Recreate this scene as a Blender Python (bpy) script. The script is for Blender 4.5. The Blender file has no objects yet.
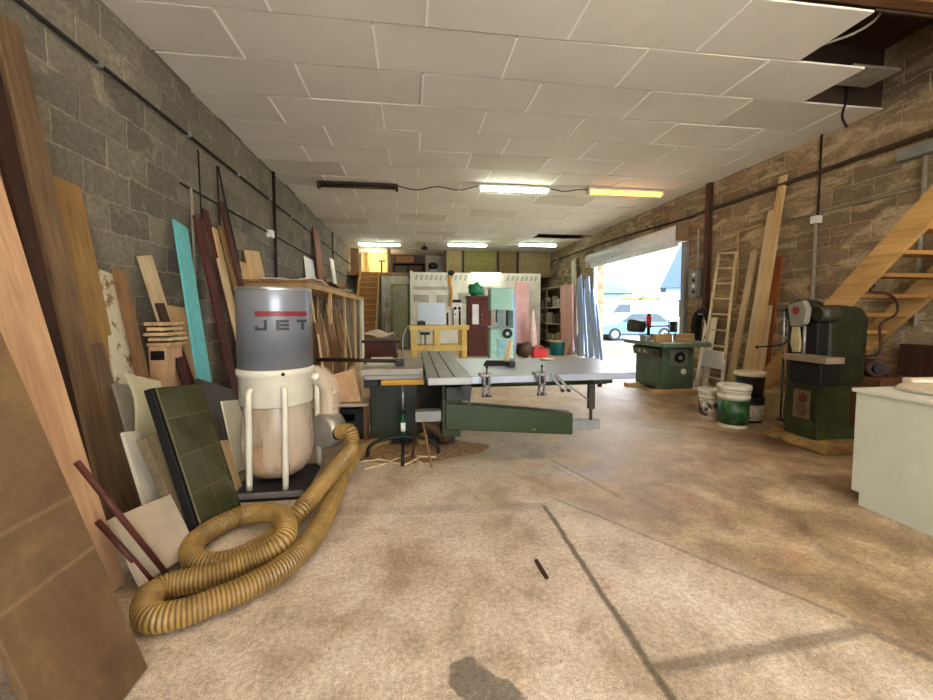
import bpy, math, random
from mathutils import Vector, Matrix, noise as mnoise
random.seed(7)
scene = bpy.context.scene
COL = scene.collection
PI = math.pi
# ------------------------------------------------------------------ camera model (used to turn measured pixels into metres)
F_PX, CAM_H, PITCH, VPX, VPY = 405.0, 1.35, math.radians(3.3), 412.0, 313.0
CX = 466.5; CY = VPY + F_PX*math.tan(PITCH)
YAW = math.atan((CX-VPX)*math.cos(PITCH)/F_PX)
ca, sa, cp, sp = math.cos(YAW), math.sin(YAW), math.cos(PITCH), math.sin(PITCH)
RV = Vector((ca,-sa,0)); FV = Vector((sa*cp,ca*cp,-sp)); UV = Vector((sa*sp,ca*sp,cp))
EYE = Vector((0,0,CAM_H))
def ray(px,py): return FV + RV*((px-CX)/F_PX) - UV*((py-CY)/F_PX)
def P(px,py,X=None,Y=None,Z=None):
    d = ray(px,py)
    if Z is not None: t = (Z-CAM_H)/d.z
    elif X is not None: t = X/d.x
    else: t = Y/d.y
    return EYE + d*t
def hit(px,py,pt,n):
    d = ray(px,py); t = (pt-EYE).dot(n)/d.dot(n)
    return EYE + d*t
WL, WR, CEIL, YB, YF = -2.40, 5.64, 3.80, 17.5, -3.2      # left wall, right wall, ceiling, back wall, rear wall

# ------------------------------------------------------------------ materials
def lin(c): return tuple(((v/255)/12.92 if v/255<=.04045 else ((v/255+.055)/1.055)**2.4) for v in c)
def newmat(name):
    m = bpy.data.materials.new(name); m.use_nodes = True
    nt = m.node_tree; b = nt.nodes['Principled BSDF']
    return m, nt, b
def nd(nt, t, **kw):
    n = nt.nodes.new(t)
    for k,v in kw.items(): setattr(n,k,v)
    return n
def ramp(nt, fac, stops):
    r = nd(nt,'ShaderNodeValToRGB'); els = r.color_ramp.elements
    while len(els) < len(stops): els.new(.5)
    for e,(p,c) in zip(els,stops): e.position = p; e.color = (*c,1)
    nt.links.new(fac, r.inputs[0]); return r.outputs[0]
def mixc(nt, fac, a, b, mode='MIX'):
    n = nd(nt,'ShaderNodeMix', data_type='RGBA', blend_type=mode)
    for s,v in ((0,fac),(6,a),(7,b)):
        if hasattr(v,'links'): nt.links.new(v,n.inputs[s])
        elif s == 0: n.inputs[0].default_value = v
        else: n.inputs[s].default_value = (*v,1)
    return n.outputs[2]
def mth(nt, op, a, b=None, clamp=False):
    n = nd(nt,'ShaderNodeMath', operation=op); n.use_clamp = clamp
    for i,v in enumerate((a,b)):
        if v is None: continue
        if hasattr(v,'links'): nt.links.new(v,n.inputs[i])
        else: n.inputs[i].default_value = v
    return n.outputs[0]
def coords(nt, scale=(1,1,1), kind='Object'):
    t = nd(nt,'ShaderNodeTexCoord'); mp = nd(nt,'ShaderNodeMapping')
    mp.inputs['Scale'].default_value = scale
    nt.links.new(t.outputs[kind], mp.inputs[0]); return mp.outputs[0]
def noise(nt, vec, scale, detail=4, rough=.55, dist=0):
    n = nd(nt,'ShaderNodeTexNoise'); n.inputs['Scale'].default_value = scale
    n.inputs['Detail'].default_value = detail; n.inputs['Roughness'].default_value = rough
    n.inputs['Distortion'].default_value = dist
    nt.links.new(vec, n.inputs['Vector']); return n.outputs[0]
def bump(nt, b, h, strength=.3, dist=.01):
    n = nd(nt,'ShaderNodeBump'); n.inputs['Strength'].default_value = strength
    n.inputs['Distance'].default_value = dist
    nt.links.new(h, n.inputs['Height']); nt.links.new(n.outputs[0], b.inputs['Normal'])
def objvar(nt, col, amt):
    oi = nd(nt,'ShaderNodeObjectInfo'); h = nd(nt,'ShaderNodeHueSaturation')
    v = mth(nt,'MULTIPLY_ADD', oi.outputs['Random'], amt); v.node.inputs[2].default_value = 1-amt/2
    nt.links.new(v, h.inputs['Value']); nt.links.new(col, h.inputs['Color']); return h.outputs[0]
MATS = {}
def plain(name, c, rough=.6, metal=0, var=.12, vs=6, bmp=0, bs=80):
    if name in MATS: return MATS[name]
    m, nt, b = newmat(name); c = lin(c)
    v = coords(nt); n = noise(nt, v, vs)
    lo = tuple(x*(1-var*2) for x in c); hi = tuple(min(1,x*(1+var)) for x in c)
    nt.links.new(ramp(nt, n, [(.3,lo),(.65,hi)]), b.inputs['Base Color'])
    b.inputs['Roughness'].default_value = rough; b.inputs['Metallic'].default_value = metal; b.inputs['Specular IOR Level'].default_value = .28
    if bmp: bump(nt, b, noise(nt, v, bs, 3), bmp, .004)
    MATS[name] = m; return m
def wood(name, c1, c2, axis='Z', rough=.6, var=.35, sc=14):
    if name in MATS: return MATS[name]
    m, nt, b = newmat(name)
    s = {'X':(1,sc,sc),'Y':(sc,1,sc),'Z':(sc,sc,1)}[axis]
    v = coords(nt, s); n = noise(nt, v, 1.6, 6, .6, .6); n2 = noise(nt, coords(nt), 2.5, 3)
    f = mth(nt,'ADD', mth(nt,'MULTIPLY',n,.75), mth(nt,'MULTIPLY',n2,.25))
    col = ramp(nt, f, [(.32,lin(c2)),(.62,lin(c1))])
    nt.links.new(objvar(nt,col,var), b.inputs['Base Color'])
    b.inputs['Roughness'].default_value = rough; b.inputs['Specular IOR Level'].default_value = .25
    bump(nt, b, n, .25, .003)
    MATS[name] = m; return m
def emit(name, c, s):
    m, nt, b = newmat(name); c = lin(c)
    b.inputs['Base Color'].default_value = (*c,1)
    b.inputs['Emission Color'].default_value = (*c,1); b.inputs['Emission Strength'].default_value = s
    return m
def block_mat(name, tone_a, tone_b, mortar, dirt, smear_amt=.55, smear_scale=(1,1,1), smear_at=.56):
    m, nt, b = newmat(name)
    t = nd(nt,'ShaderNodeTexCoord'); sx = nd(nt,'ShaderNodeSeparateXYZ'); nt.links.new(t.outputs['Object'], sx.inputs[0])
    cb = nd(nt,'ShaderNodeCombineXYZ')
    wob = noise(nt, t.outputs['Object'], 5, 3); wob2 = noise(nt, t.outputs['Object'], 17, 2)
    w = mth(nt,'MULTIPLY', mth(nt,'SUBTRACT', mth(nt,'ADD', wob, mth(nt,'MULTIPLY',wob2,.5)), .75), .055)
    yy = mth(nt,'ADD', mth(nt,'ADD', sx.outputs[1], sx.outputs[0]), w)
    nt.links.new(yy, cb.inputs[0]); nt.links.new(mth(nt,'ADD', sx.outputs[2], w), cb.inputs[1])
    br = nd(nt,'ShaderNodeTexBrick'); br.offset = .5
    for k,vv in (('Scale',1),('Mortar Size',.014),('Mortar Smooth',.9),('Bias',0),('Brick Width',.5),('Row Height',.25)):
        br.inputs[k].default_value = vv
    br.inputs['Color1'].default_value = (*lin(tone_a),1); br.inputs['Color2'].default_value = (*lin(tone_b),1)
    br.inputs['Mortar'].default_value = (*[x*.62+y*.38 for x,y in zip(lin(mortar),lin(tone_a))],1)
    nt.links.new(cb.outputs[0], br.inputs['Vector'])
    big = noise(nt, t.outputs['Object'], 1.1, 5, .6); fine = noise(nt, t.outputs['Object'], 22, 6, .7)
    col = mixc(nt, ramp(nt,big,[(.42,(0,0,0)),(.62,(.6,.6,.6))]), br.outputs[0], lin(dirt))
    smear = noise(nt, coords(nt,smear_scale), 3.2, 6, .65, .8)
    col = mixc(nt, ramp(nt,smear,[(smear_at,(0,0,0)),(smear_at+.12,(smear_amt,)*3)]), col, lin(mortar))
    col = mixc(nt, .55, col, ramp(nt,fine,[(.3,(.25,.25,.25)),(.7,(.8,.8,.8))]), 'OVERLAY')
    nt.links.new(col, b.inputs['Base Color']); b.inputs['Roughness'].default_value = .9
    h = mth(nt,'SUBTRACT', mth(nt,'MULTIPLY',fine,.6), mth(nt,'MULTIPLY', br.outputs['Fac'],.7))
    bump(nt, b, h, .8, .014); return m

def seg_dist(nt, p, a, b2):
    """distance from p (vector socket) to the floor segment a-b2, in metres"""
    def vm(op, x, y=None):
        n = nd(nt,'ShaderNodeVectorMath', operation=op)
        for i,v in enumerate((x,y)):
            if v is None: continue
            if hasattr(v,'links'): nt.links.new(v,n.inputs[i])
            else: n.inputs[i].default_value = v
        return n
    ba = (b2[0]-a[0], b2[1]-a[1], 0); L2 = ba[0]**2+ba[1]**2
    pa = vm('SUBTRACT', p, (a[0],a[1],0)).outputs[0]
    h = mth(nt,'DIVIDE', vm('DOT_PRODUCT', pa, ba).outputs['Value'], L2, True)
    sc = nd(nt,'ShaderNodeVectorMath', operation='SCALE'); sc.inputs[0].default_value = ba; nt.links.new(h, sc.inputs['Scale'])
    d = vm('SUBTRACT', pa, sc.outputs[0]).outputs[0]
    return vm('LENGTH', d).outputs['Value']

def floor_mat():
    m, nt, b = newmat('concrete_floor')
    t = nd(nt,'ShaderNodeTexCoord'); o = t.outputs['Object']
    big = noise(nt, o, .55, 6, .6, .5); mid = noise(nt, o, 2.6, 6, .62, .4); fine = noise(nt, o, 45, 5, .75); grit = noise(nt, o, 160, 3, .7)
    slab = ramp(nt, mid, [(.34,lin((162,142,116))),(.5,lin((190,172,150))),(.66,lin((207,194,174)))])
    dust = ramp(nt, mid, [(.34,lin((112,86,58))),(.5,lin((152,123,88))),(.66,lin((184,157,122)))])
    # the old paler slab in front, the browner dusty floor to the right and behind
    sx = nd(nt,'ShaderNodeSeparateXYZ'); nt.links.new(o, sx.inputs[0])
    edge = mth(nt,'SUBTRACT', mth(nt,'ADD', mth(nt,'MULTIPLY',sx.outputs[0],1.5), sx.outputs[1]), 4.28)      # brown beyond 1.5x + y = 4.28
    edge = mth(nt,'ADD', edge, mth(nt,'MULTIPLY', mth(nt,'SUBTRACT',big,.5), 1.1))
    edge = mth(nt,'ADD', edge, mth(nt,'MULTIPLY', mth(nt,'SUBTRACT',mid,.5), .5))
    ef = mth(nt,'MULTIPLY_ADD', edge, 2.2, True); ef.node.inputs[2].default_value = .5
    col = mixc(nt, mth(nt,'MULTIPLY',ef,.85), slab, dust)
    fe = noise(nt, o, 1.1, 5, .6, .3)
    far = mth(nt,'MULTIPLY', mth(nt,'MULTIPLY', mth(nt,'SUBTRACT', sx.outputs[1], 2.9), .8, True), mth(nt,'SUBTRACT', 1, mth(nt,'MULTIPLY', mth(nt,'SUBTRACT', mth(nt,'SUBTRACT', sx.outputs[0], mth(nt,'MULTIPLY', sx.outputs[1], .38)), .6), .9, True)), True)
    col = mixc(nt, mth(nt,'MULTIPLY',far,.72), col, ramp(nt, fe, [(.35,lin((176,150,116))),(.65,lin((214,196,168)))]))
    pink = noise(nt, o, 1.7, 3, .5)
    col = mixc(nt, ramp(nt,pink,[(.6,(0,0,0)),(.72,(.25,.25,.25))]), col, lin((190,110,90)))
    stain = noise(nt, o, .9, 5, .65, 1.2)
    col = mixc(nt, ramp(nt,stain,[(.60,(0,0,0)),(.70,(.35,.35,.35))]), col, lin((88,76,62)))
    dn = nd(nt,'ShaderNodeVectorMath', operation='MULTIPLY_ADD'); nz = nd(nt,'ShaderNodeTexNoise'); nz.inputs['Scale'].default_value = 7
    nz.inputs['Detail'].default_value = 4
    nt.links.new(o, nz.inputs['Vector']); nt.links.new(nz.outputs['Color'], dn.inputs[0]); dn.inputs[1].default_value = (.028,.028,0)
    nt.links.new(o, dn.inputs[2]); pp = nd(nt,'ShaderNodeVectorMath', operation='SUBTRACT'); nt.links.new(dn.outputs[0], pp.inputs[0]); pp.inputs[1].default_value = (.014,.014,0)
    p = pp.outputs[0]
    grooves = None
    for a,b2,w,amt in (((.905,2.66),(.885,.6),.014,.85),((.9,1.36),(1.95,1.42),.026,.5),((1.9,1.45),(2.2,.9),.022,.5),((1.02,2.76),(1.9,1.5),.012,.4),
                   ((-.55,2.78),(.9,2.66),.05,.22),((1.25,3.5),(1.5,2.7),.02,.35)):
        d = seg_dist(nt, p, a, b2)
        k = mth(nt,'MULTIPLY', mth(nt,'SUBTRACT', 1.6, mth(nt,'DIVIDE', d, w), True), amt, True)
        grooves = k if grooves is None else mth(nt,'MAXIMUM', grooves, k)
    col = mixc(nt, grooves, col, lin((84,70,52)))
    # dried water mark near the camera
    p2n = nd(nt,'ShaderNodeVectorMath', operation='MULTIPLY_ADD'); nt.links.new(nz.outputs['Color'], p2n.inputs[0]); p2n.inputs[1].default_value = (.22,.22,0)
    nt.links.new(o, p2n.inputs[2]); p2s = nd(nt,'ShaderNodeVectorMath', operation='SUBTRACT'); nt.links.new(p2n.outputs[0], p2s.inputs[0]); p2s.inputs[1].default_value = (.11,.11,0)
    dd = seg_dist(nt, p2s.outputs[0], (.19,1.40), (.33,1.30))
    wet = mth(nt,'MULTIPLY', mth(nt,'SUBTRACT', .075, dd), 60, True)
    col = mixc(nt, mth(nt,'MULTIPLY',wet,.72), col, lin((74,68,60)))
    # dark brown fading outwards from under the mortiser, grey scrape past the saw
    dm = seg_dist(nt, p, (3.75,3.75), (4.6,3.3)); brown_fade = mth(nt,'MULTIPLY', mth(nt,'SUBTRACT', .5, dm), 2.2, True)
    col = mixc(nt, mth(nt,'MULTIPLY',brown_fade,.8), col, lin((62,34,20)))
    dg = seg_dist(nt, p, (.55,3.45), (1.45,3.15)); scr = mth(nt,'MULTIPLY', mth(nt,'SUBTRACT', .22, dg), 4, True)
    col = mixc(nt, mth(nt,'MULTIPLY',scr,.45), col, lin((186,180,170)))
    blot = noise(nt, o, 9, 6, .7, .4)
    col = mixc(nt, .42, col, ramp(nt,blot,[(.3,(.34,.34,.34)),(.68,(.66,.66,.66))]), 'OVERLAY')
    col = mixc(nt, .75, col, ramp(nt,fine,[(.3,(.22,.22,.22)),(.7,(.76,.76,.76))]), 'OVERLAY')
    col = mixc(nt, .55, col, ramp(nt,grit,[(.36,(.2,.2,.2)),(.58,(.66,.66,.66))]), 'OVERLAY')
    pit = noise(nt, o, 70, 2, .5)
    col = mixc(nt, ramp(nt,pit,[(.68,(0,0,0)),(.73,(.55,.55,.55))]), col, lin((84,62,44)))
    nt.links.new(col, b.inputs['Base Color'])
    rr = mth(nt,'MULTIPLY_ADD', mid, .5); rr.node.inputs[2].default_value = .32
    nt.links.new(rr, b.inputs['Roughness'])
    h = mth(nt,'SUBTRACT', mth(nt,'ADD', mth(nt,'MULTIPLY',fine,.35), mth(nt,'MULTIPLY',grit,.15)), mth(nt,'MULTIPLY',grooves,1.3))
    bump(nt, b, h, .55, .012); return m

def ceiling_mat(name, c):
    m, nt, b = newmat(name); o = coords(nt)
    n = noise(nt, o, .8, 5, .6); f = noise(nt, o, 60, 2, .6); s = noise(nt, o, 2.3, 6, .7, 1.0)
    c = lin(c)
    col = ramp(nt, n, [(.3,tuple(x*.86 for x in c)),(.7,c)])
    col = mixc(nt, ramp(nt,s,[(.62,(0,0,0)),(.75,(.35,.35,.35))]), col, tuple(x*.55 for x in c))
    col = mixc(nt, .2, col, ramp(nt,f,[(.35,(.35,.35,.35)),(.6,(.6,.6,.6))]), 'OVERLAY')
    nt.links.new(col, b.inputs['Base Color']); b.inputs['Roughness'].default_value = .85
    bump(nt, b, f, .2, .004); return m

def speckle(name, c1, c2, scale, lo=.5, hi=.56, rough=.6):
    m, nt, b = newmat(name); o = coords(nt)
    nt.links.new(ramp(nt, noise(nt,o,scale,5,.65), [(lo,lin(c1)),(hi,lin(c2))]), b.inputs['Base Color'])
    b.inputs['Roughness'].default_value = rough; return m

# ------------------------------------------------------------------ mesh builder
class MB:
    def __init__(s): s.v=[]; s.f=[]; s.sm=[]; s.mi=[]; s.k=0
    def add(s, vs, fs, smooth=False):
        o = len(s.v); s.v += [Vector(q) for q in vs]
        for f in fs: s.f.append([o+i for i in f]); s.sm.append(smooth); s.mi.append(s.k)
        return s
    def box(s, x0,x1,y0,y1,z0,z1, M=None):
        vs = [Vector(q) for q in ((x0,y0,z0),(x1,y0,z0),(x1,y1,z0),(x0,y1,z0),(x0,y0,z1),(x1,y0,z1),(x1,y1,z1),(x0,y1,z1))]
        if M: vs = [M@q for q in vs]
        return s.add(vs, [(0,3,2,1),(4,5,6,7),(0,1,5,4),(1,2,6,5),(2,3,7,6),(3,0,4,7)])
    def bar(s, a, b, w, h, up=(0,0,1)):
        a=Vector(a); b=Vector(b); d=b-a; L=d.length; z=d/L
        x=Vector(up).cross(z)
        if x.length<1e-4: x=Vector((1,0,0)).cross(z)
        x.normalize(); y=z.cross(x)
        M=Matrix((( x.x,y.x,z.x,a.x),(x.y,y.y,z.y,a.y),(x.z,y.z,z.z,a.z),(0,0,0,1)))
        return s.box(-w/2,w/2,-h/2,h/2,0,L,M)
    def prism(s, pts, ext):
        n=len(pts); e=Vector(ext); a=[Vector(q) for q in pts]; b=[q+e for q in a]
        return s.add(a+b, [list(range(n))[::-1], [n+i for i in range(n)]]+[(i,(i+1)%n,n+(i+1)%n,n+i) for i in range(n)])
    def tube(s, path, r, n=10, cap=True, smooth=True, closed=False):
        path=[Vector(q) for q in path]; m=len(path); rs = r if isinstance(r,(list,tuple)) else [r]*m
        vs=[]; u=None
        for i,p in enumerate(path):
            if closed: t=path[(i+1)%m]-path[i-1]
            else: t=path[min(i+1,m-1)]-path[max(i-1,0)]
            t.normalize()
            if u is None:
                u=Vector((0,0,1)) if abs(t.z)<.9 else Vector((1,0,0))
            u=(u-t*u.dot(t)); u.normalize(); w=t.cross(u)
            vs+=[p+(u*math.cos(2*PI*j/n)+w*math.sin(2*PI*j/n))*rs[i] for j in range(n)]
        fs=[]
        for i in range(m if closed else m-1):
            k=(i+1)%m
            for j in range(n): fs.append((i*n+j,i*n+(j+1)%n,k*n+(j+1)%n,k*n+j))
        s.add(vs,fs,smooth); o=len(s.v)-len(vs)
        if cap and not closed:
            s.f.append([o+j for j in range(n)][::-1]); s.sm.append(False); s.mi.append(s.k)
            s.f.append([o+(m-1)*n+j for j in range(n)]); s.sm.append(False); s.mi.append(s.k)
        return s
    def cyl(s, a, b, r0, r1=None, n=20):
        return s.tube([a,b],[r0, r0 if r1 is None else r1],n)
    def lathe(s, prof, c=(0,0,0), n=28, cap=True, sx=1, sy=1):
        vs=[]; c=Vector(c); m=len(prof)
        for r,z in prof: vs+=[c+Vector((r*sx*math.cos(2*PI*j/n), r*sy*math.sin(2*PI*j/n), z)) for j in range(n)]
        fs=[(i*n+j,i*n+(j+1)%n,(i+1)*n+(j+1)%n,(i+1)*n+j) for i in range(m-1) for j in range(n)]
        s.add(vs,fs,True); o=len(s.v)-len(vs)
        if cap:
            for idx,rev in ((0,True),(m-1,False)):
                if prof[idx][0]>1e-4:
                    f=[o+idx*n+j for j in range(n)]; s.f.append(f[::-1] if rev else f); s.sm.append(False); s.mi.append(s.k)
        return s
    def ball(s, c, rx, ry=None, rz=None, n=12, m=8, jit=0, seed=0):
        ry=ry or rx; rz=rz or rx; c=Vector(c); vs=[]; 
        for i in range(m+1):
            a=-PI/2+PI*i/m
            for j in range(n):
                b=2*PI*j/n; d=Vector((math.cos(a)*math.cos(b),math.cos(a)*math.sin(b),math.sin(a)))
                k=1+jit*mnoise.noise(d*2.1+Vector((seed,seed*1.7,0)))
                vs.append(c+Vector((d.x*rx,d.y*ry,d.z*rz))*k)
        fs=[(i*n+j,i*n+(j+1)%n,(i+1)*n+(j+1)%n,(i+1)*n+j) for i in range(m) for j in range(n)]
        return s.add(vs,fs,True)
    def build(s, name, mat, parent=None, base=None, bev=0, world=True):
        """one mesh object; vertices given in world metres, stored relative to the parent's base (or to base)"""
        o0 = Vector(base) if base is not None else Vector((0,0,0))
        if parent is not None and world:
            q=parent
            while q: o0 = o0+q.location; q=q.parent
        me=bpy.data.meshes.new(name); me.from_pydata([q-o0 for q in s.v],[],s.f)
        for mm in (mat if isinstance(mat,(list,tuple)) else [mat]): me.materials.append(mm)
        me.polygons.foreach_set('use_smooth', s.sm); me.polygons.foreach_set('material_index', s.mi); me.update()
        ob=bpy.data.objects.new(name,me); COL.objects.link(ob)
        if parent is not None: ob.parent=parent
        elif base is not None: ob.location=base
        if bev:
            bm=ob.modifiers.new('edge','BEVEL'); bm.width=bev; bm.segments=2; bm.limit_method='ANGLE'; bm.angle_limit=math.radians(40)
        return ob
def tag(o, label, cat, group=None, kind=None):
    o['label']=label; o['category']=cat
    if group: o['group']=group
    if kind: o['kind']=kind
    return o
def thing(name, label, cat, loc, group=None):
    o=bpy.data.objects.new(name,None); COL.objects.link(o); o.location=loc; o.empty_display_size=.1
    return tag(o,label,cat,group)
def one(mb, name, label, cat, mat, base, bev=0, group=None, kind=None):
    return tag(mb.build(name,mat,None,base,bev),label,cat,group,kind)
def struct(mb, name, mat, parent=None, bev=0):
    o=mb.build(name,mat,parent,None if parent else (0,0,0),bev)
    if not parent: o['kind']='structure'
    return o
def smooth_path(pts, n):
    pts=[Vector(p) for p in pts]; out=[]
    q=[pts[0]*2-pts[1]]+pts+[pts[-1]*2-pts[-2]]
    for i in range(1,len(q)-2):
        for k in range(n):
            t=k/n; a,b,c,d=q[i-1],q[i],q[i+1],q[i+2]
            out.append(.5*((2*b)+(c-a)*t+(2*a-5*b+4*c-d)*t*t+(3*b-3*c+d-a)*t**3))
    out.append(pts[-1]); return out
def resample(path, step):
    out=[path[0]]; acc=0
    for a,b in zip(path,path[1:]):
        L=(b-a).length; d=step-acc
        while d<=L: out.append(a.lerp(b,d/L)); d+=step
        acc=(acc+L)%step
    return out

def lean(name, label, cat, mat, TL, TR, L2, xf, xt, t=.025, z0=0, group=None, bev=.002, outline=None):
    """a straight board leaning sideways: xf = x of its foot, xt = x of its top; TL,TR,L2 = measured corners and a point down its left edge"""
    a=P(*TL,X=xt); zt=a.z
    foot=Vector((xf,0,0)); d=Vector((xt-xf,0,zt)); n=Vector((d.z,0,-d.x)).normalized()
    b=hit(*TR,foot,n); c=hit(*L2,foot,n)
    u=(a-c).normalized(); w=(b-a); w=w-u*w.dot(u); wd=w.length; x=w/wd
    y=u.cross(x)
    zmin=z0+max(0,-y.z*t)+max(0,-x.z*wd)+.001
    L=(a.z-zmin)/u.z; org=a-u*L
    M=Matrix(((x.x,y.x,u.x,org.x),(x.y,y.y,u.y,org.y),(x.z,y.z,u.z,org.z),(0,0,0,1)))
    mb=MB()
    if outline: mb.prism([(px*wd,0,pz*L) for px,pz in outline],(0,t,0))
    else: mb.box(0,wd,0,t,0,L)
    o=mb.build(name,mat,None,None,bev); o.matrix_world=M
    return tag(o,label,cat,group)

# ------------------------------------------------------------------ shared materials
W_PINE=wood('pine',(206,174,124),(168,130,82)); W_LIGHT=wood('pale_pine',(206,182,142),(172,144,104)); W_OLD=wood('old_timber',(132,104,74),(80,60,42))
W_YEL=wood('yellowed_pine',(146,112,62),(104,76,42)); W_MAROON=wood('maroon_stained',(86,34,28),(48,18,16),var=.3); W_DARK=wood('dark_timber',(64,36,24),(34,18,12))
W_BROWN=wood('brown_timber',(142,104,66),(96,66,38)); W_PLY=wood('plywood',(208,168,126),(178,136,96),sc=8); W_MDF=plain('mdf',(120,82,44),.75,0,.1,5)
W_X=wood('pine_x',(192,156,104),(150,114,68),'X'); W_Y=wood('pine_y',(192,156,104),(150,114,68),'Y'); W_STAIR=wood('stair_pine',(176,136,80),(136,98,54),'Y',sc=9)
G_MACH=plain('machine_green',(26,34,6),.45,0,.15,5); G_LIGHT=plain('shaper_green',(70,86,68),.45,0,.12,5); G_DARK=plain('mortiser_green',(32,34,18),.5,0,.35,7)
G_PALE=plain('pale_green_paint',(140,176,160),.5,0,.1,5); STEEL=plain('steel',(170,172,172),.35,.8,.1,9); ALU=plain('cast_table',(132,132,126),.38,.3,.1,6)
GREY=plain('grey_paint',(126,126,120),.5); BLACK=plain('black_plastic',(22,21,20),.5); RUST=plain('rusted_steel',(66,42,28),.6,.3,.25,12)
WHITE=plain('white_plastic',(225,222,212),.45,0,.05); CREAM=plain('cream_enamel',(206,200,180),.4,0,.06,4); DARKBROWN=plain('dark_brown_paint',(56,42,32),.6)
RED=plain('red_plastic',(178,36,32),.45); TEAL=plain('teal_plastic',(30,96,92),.45); CLOTH=plain('pale_cloth',(206,188,160),.9,0,.12,9,.4,60)
CONDUIT=plain('grey_conduit',(150,142,126),.5); CABLE=plain('black_cable',(26,23,20),.6); PVC=plain('pvc_profile',(158,178,208),.6,0,.06)
PINKP=plain('pink_board',(206,160,152),.7,0,.06); OLIVE=plain('olive_paint',(112,112,74),.6,0,.1); TURQ=plain('turquoise_paint',(98,178,178),.5,0,.08,12)
PLASTER=plain('plaster',(176,166,146),.8,0,.15,3); GYPS=plain('plasterboard',(214,208,190),.8,0,.08,3); GYPG=plain('board_grey',(172,168,150),.8,0,.1,3)

# ------------------------------------------------------------------ the setting
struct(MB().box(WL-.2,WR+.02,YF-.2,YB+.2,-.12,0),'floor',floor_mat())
wl=block_mat('blocks_left',(122,114,96),(88,82,70),(152,142,120),(100,93,78),.6)
wr=block_mat('blocks_right',(134,114,86),(102,86,64),(186,164,128),(138,112,80),.75,(1,.45,1.5),.5)
struct(MB().box(WL-.2,WL,YF-.2,YB+.2,0,4.5),'wall_left',wl)
D0,D1,DZ=7.78,11.85,2.88                                   # the big doorway in the right wall
struct(MB().box(WR,WR+.22,YF-.2,D0,0,4.5).box(WR,WR+.22,D1,YB+.2,0,4.5).box(WR,WR+.22,D0,D1,DZ,4.5),'wall_right',wr)
struct(MB().box(WL,WR,YB,YB+.2,0,4.5),'wall_back',PLASTER)
struct(MB().box(WL,-.2,YF-.2,YF,0,4.5).box(3.2,WR,YF-.2,YF,0,4.5).box(-.2,3.2,YF-.2,YF,2.9,4.5),'wall_rear',wr)  # opening added out of view to let in daylight as front fill
struct(MB().box(WL-.2,WR+.22,YF-.2,YB+.2,4.5,4.62),'roof_deck',wood('deck_boards',(86,58,36),(48,30,20),'Y'))
# ceiling panels: rows run across the room, joints staggered; the near right corner has lost some
cA,cB=ceiling_mat('ceiling_panel',(228,221,204)),ceiling_mat('ceiling_panel_aged',(214,205,184))
ceil=MB(); strips=MB(); RD=.668; Y0=2.98
nrow=int((YB-Y0)/RD)+1
cuts=[3.76,4.53,WR]+[WR]*40
rowshift=[.022,.826,.012,.80,.01,.81,.0,.83]
for r in range(nrow):
    y0=Y0+r*RD; y1=min(y0+RD-.022,YB)
    x=WL-1.25+rowshift[r%8]
    while x<cuts[r]:
        xa,xb=max(x+.004,WL),min(x+1.252,cuts[r]); x+=1.256
        if xb-xa<.05: continue
        if 11.8<y0<12.7 and xa>3.6: continue           # the missing panel by the far right light
        tl=random.uniform(-.008,.008); ta=random.uniform(-.005,.005); z=CEIL+random.uniform(-.003,.003)
        vs=[]
        for zz in (z,z+.018):
            for (xx,yy,s1,s2) in ((xa,y0,-1,-1),(xb,y0,1,-1),(xb,y1,1,1),(xa,y1,-1,1)): vs.append((xx,yy,zz+s1*ta*.5+s2*tl*.5))
        ceil.k=0 if random.random()<.93 else 1
        ceil.add(vs,[(0,1,2,3)[::-1][::-1],(4,7,6,5)[::-1],(0,4,5,1),(1,5,6,2),(2,6,7,3),(3,7,4,0)])
        if xb<cuts[r]-.02: strips.box(xb-.008,xb+.014,y0+.012,y1-.012,CEIL-.012,CEIL-.006)
ceil.k=0
struct(ceil,'ceiling',[cA,cB]); struct(strips,'ceiling_joint_strips',plain('white_strip',(250,248,240),.6,0,.02))
struct(MB().box(WL,WR,2.86,2.96,CEIL+.03,CEIL+.17),'trim_1',wood('header_beam',(112,76,44),(70,44,26),'X'))
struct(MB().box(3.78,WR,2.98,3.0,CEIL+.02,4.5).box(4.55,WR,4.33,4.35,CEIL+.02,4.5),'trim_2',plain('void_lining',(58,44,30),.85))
# the roller door
dr=bpy.data.objects.new('door_1',None); COL.objects.link(dr); dr.location=(WR,D0,0); dr['kind']='structure'
ms=plain('shutter_grey',(200,204,204),.45,.1,.05)
rt=MB().cyl((5.46,D0-.06,3.0),(5.46,D1+.15,3.0),.165,n=28)
rt.build('shutter_roll',ms,dr)
MB().box(5.40,5.47,D0+.02,D1-.02,2.72,2.88).build('shutter_curtain',ms,dr)
MB().box(5.30,5.60,D1+.15,D1+.19,2.76,3.26).box(5.34,5.60,D0-.10,D0-.06,2.82,3.18).build('end_plate',plain('plate_tan',(128,104,74),.6,0),dr)
MB().box(5.54,5.63,D1-.02,D1+.09,0,2.8).build('guide_rail',plain('rail_white',(206,208,206),.4,.2),dr)
MB().box(5.54,5.63,D0-.09,D0+.02,0,2.8).build('guide_rail',GREY,dr)
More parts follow.
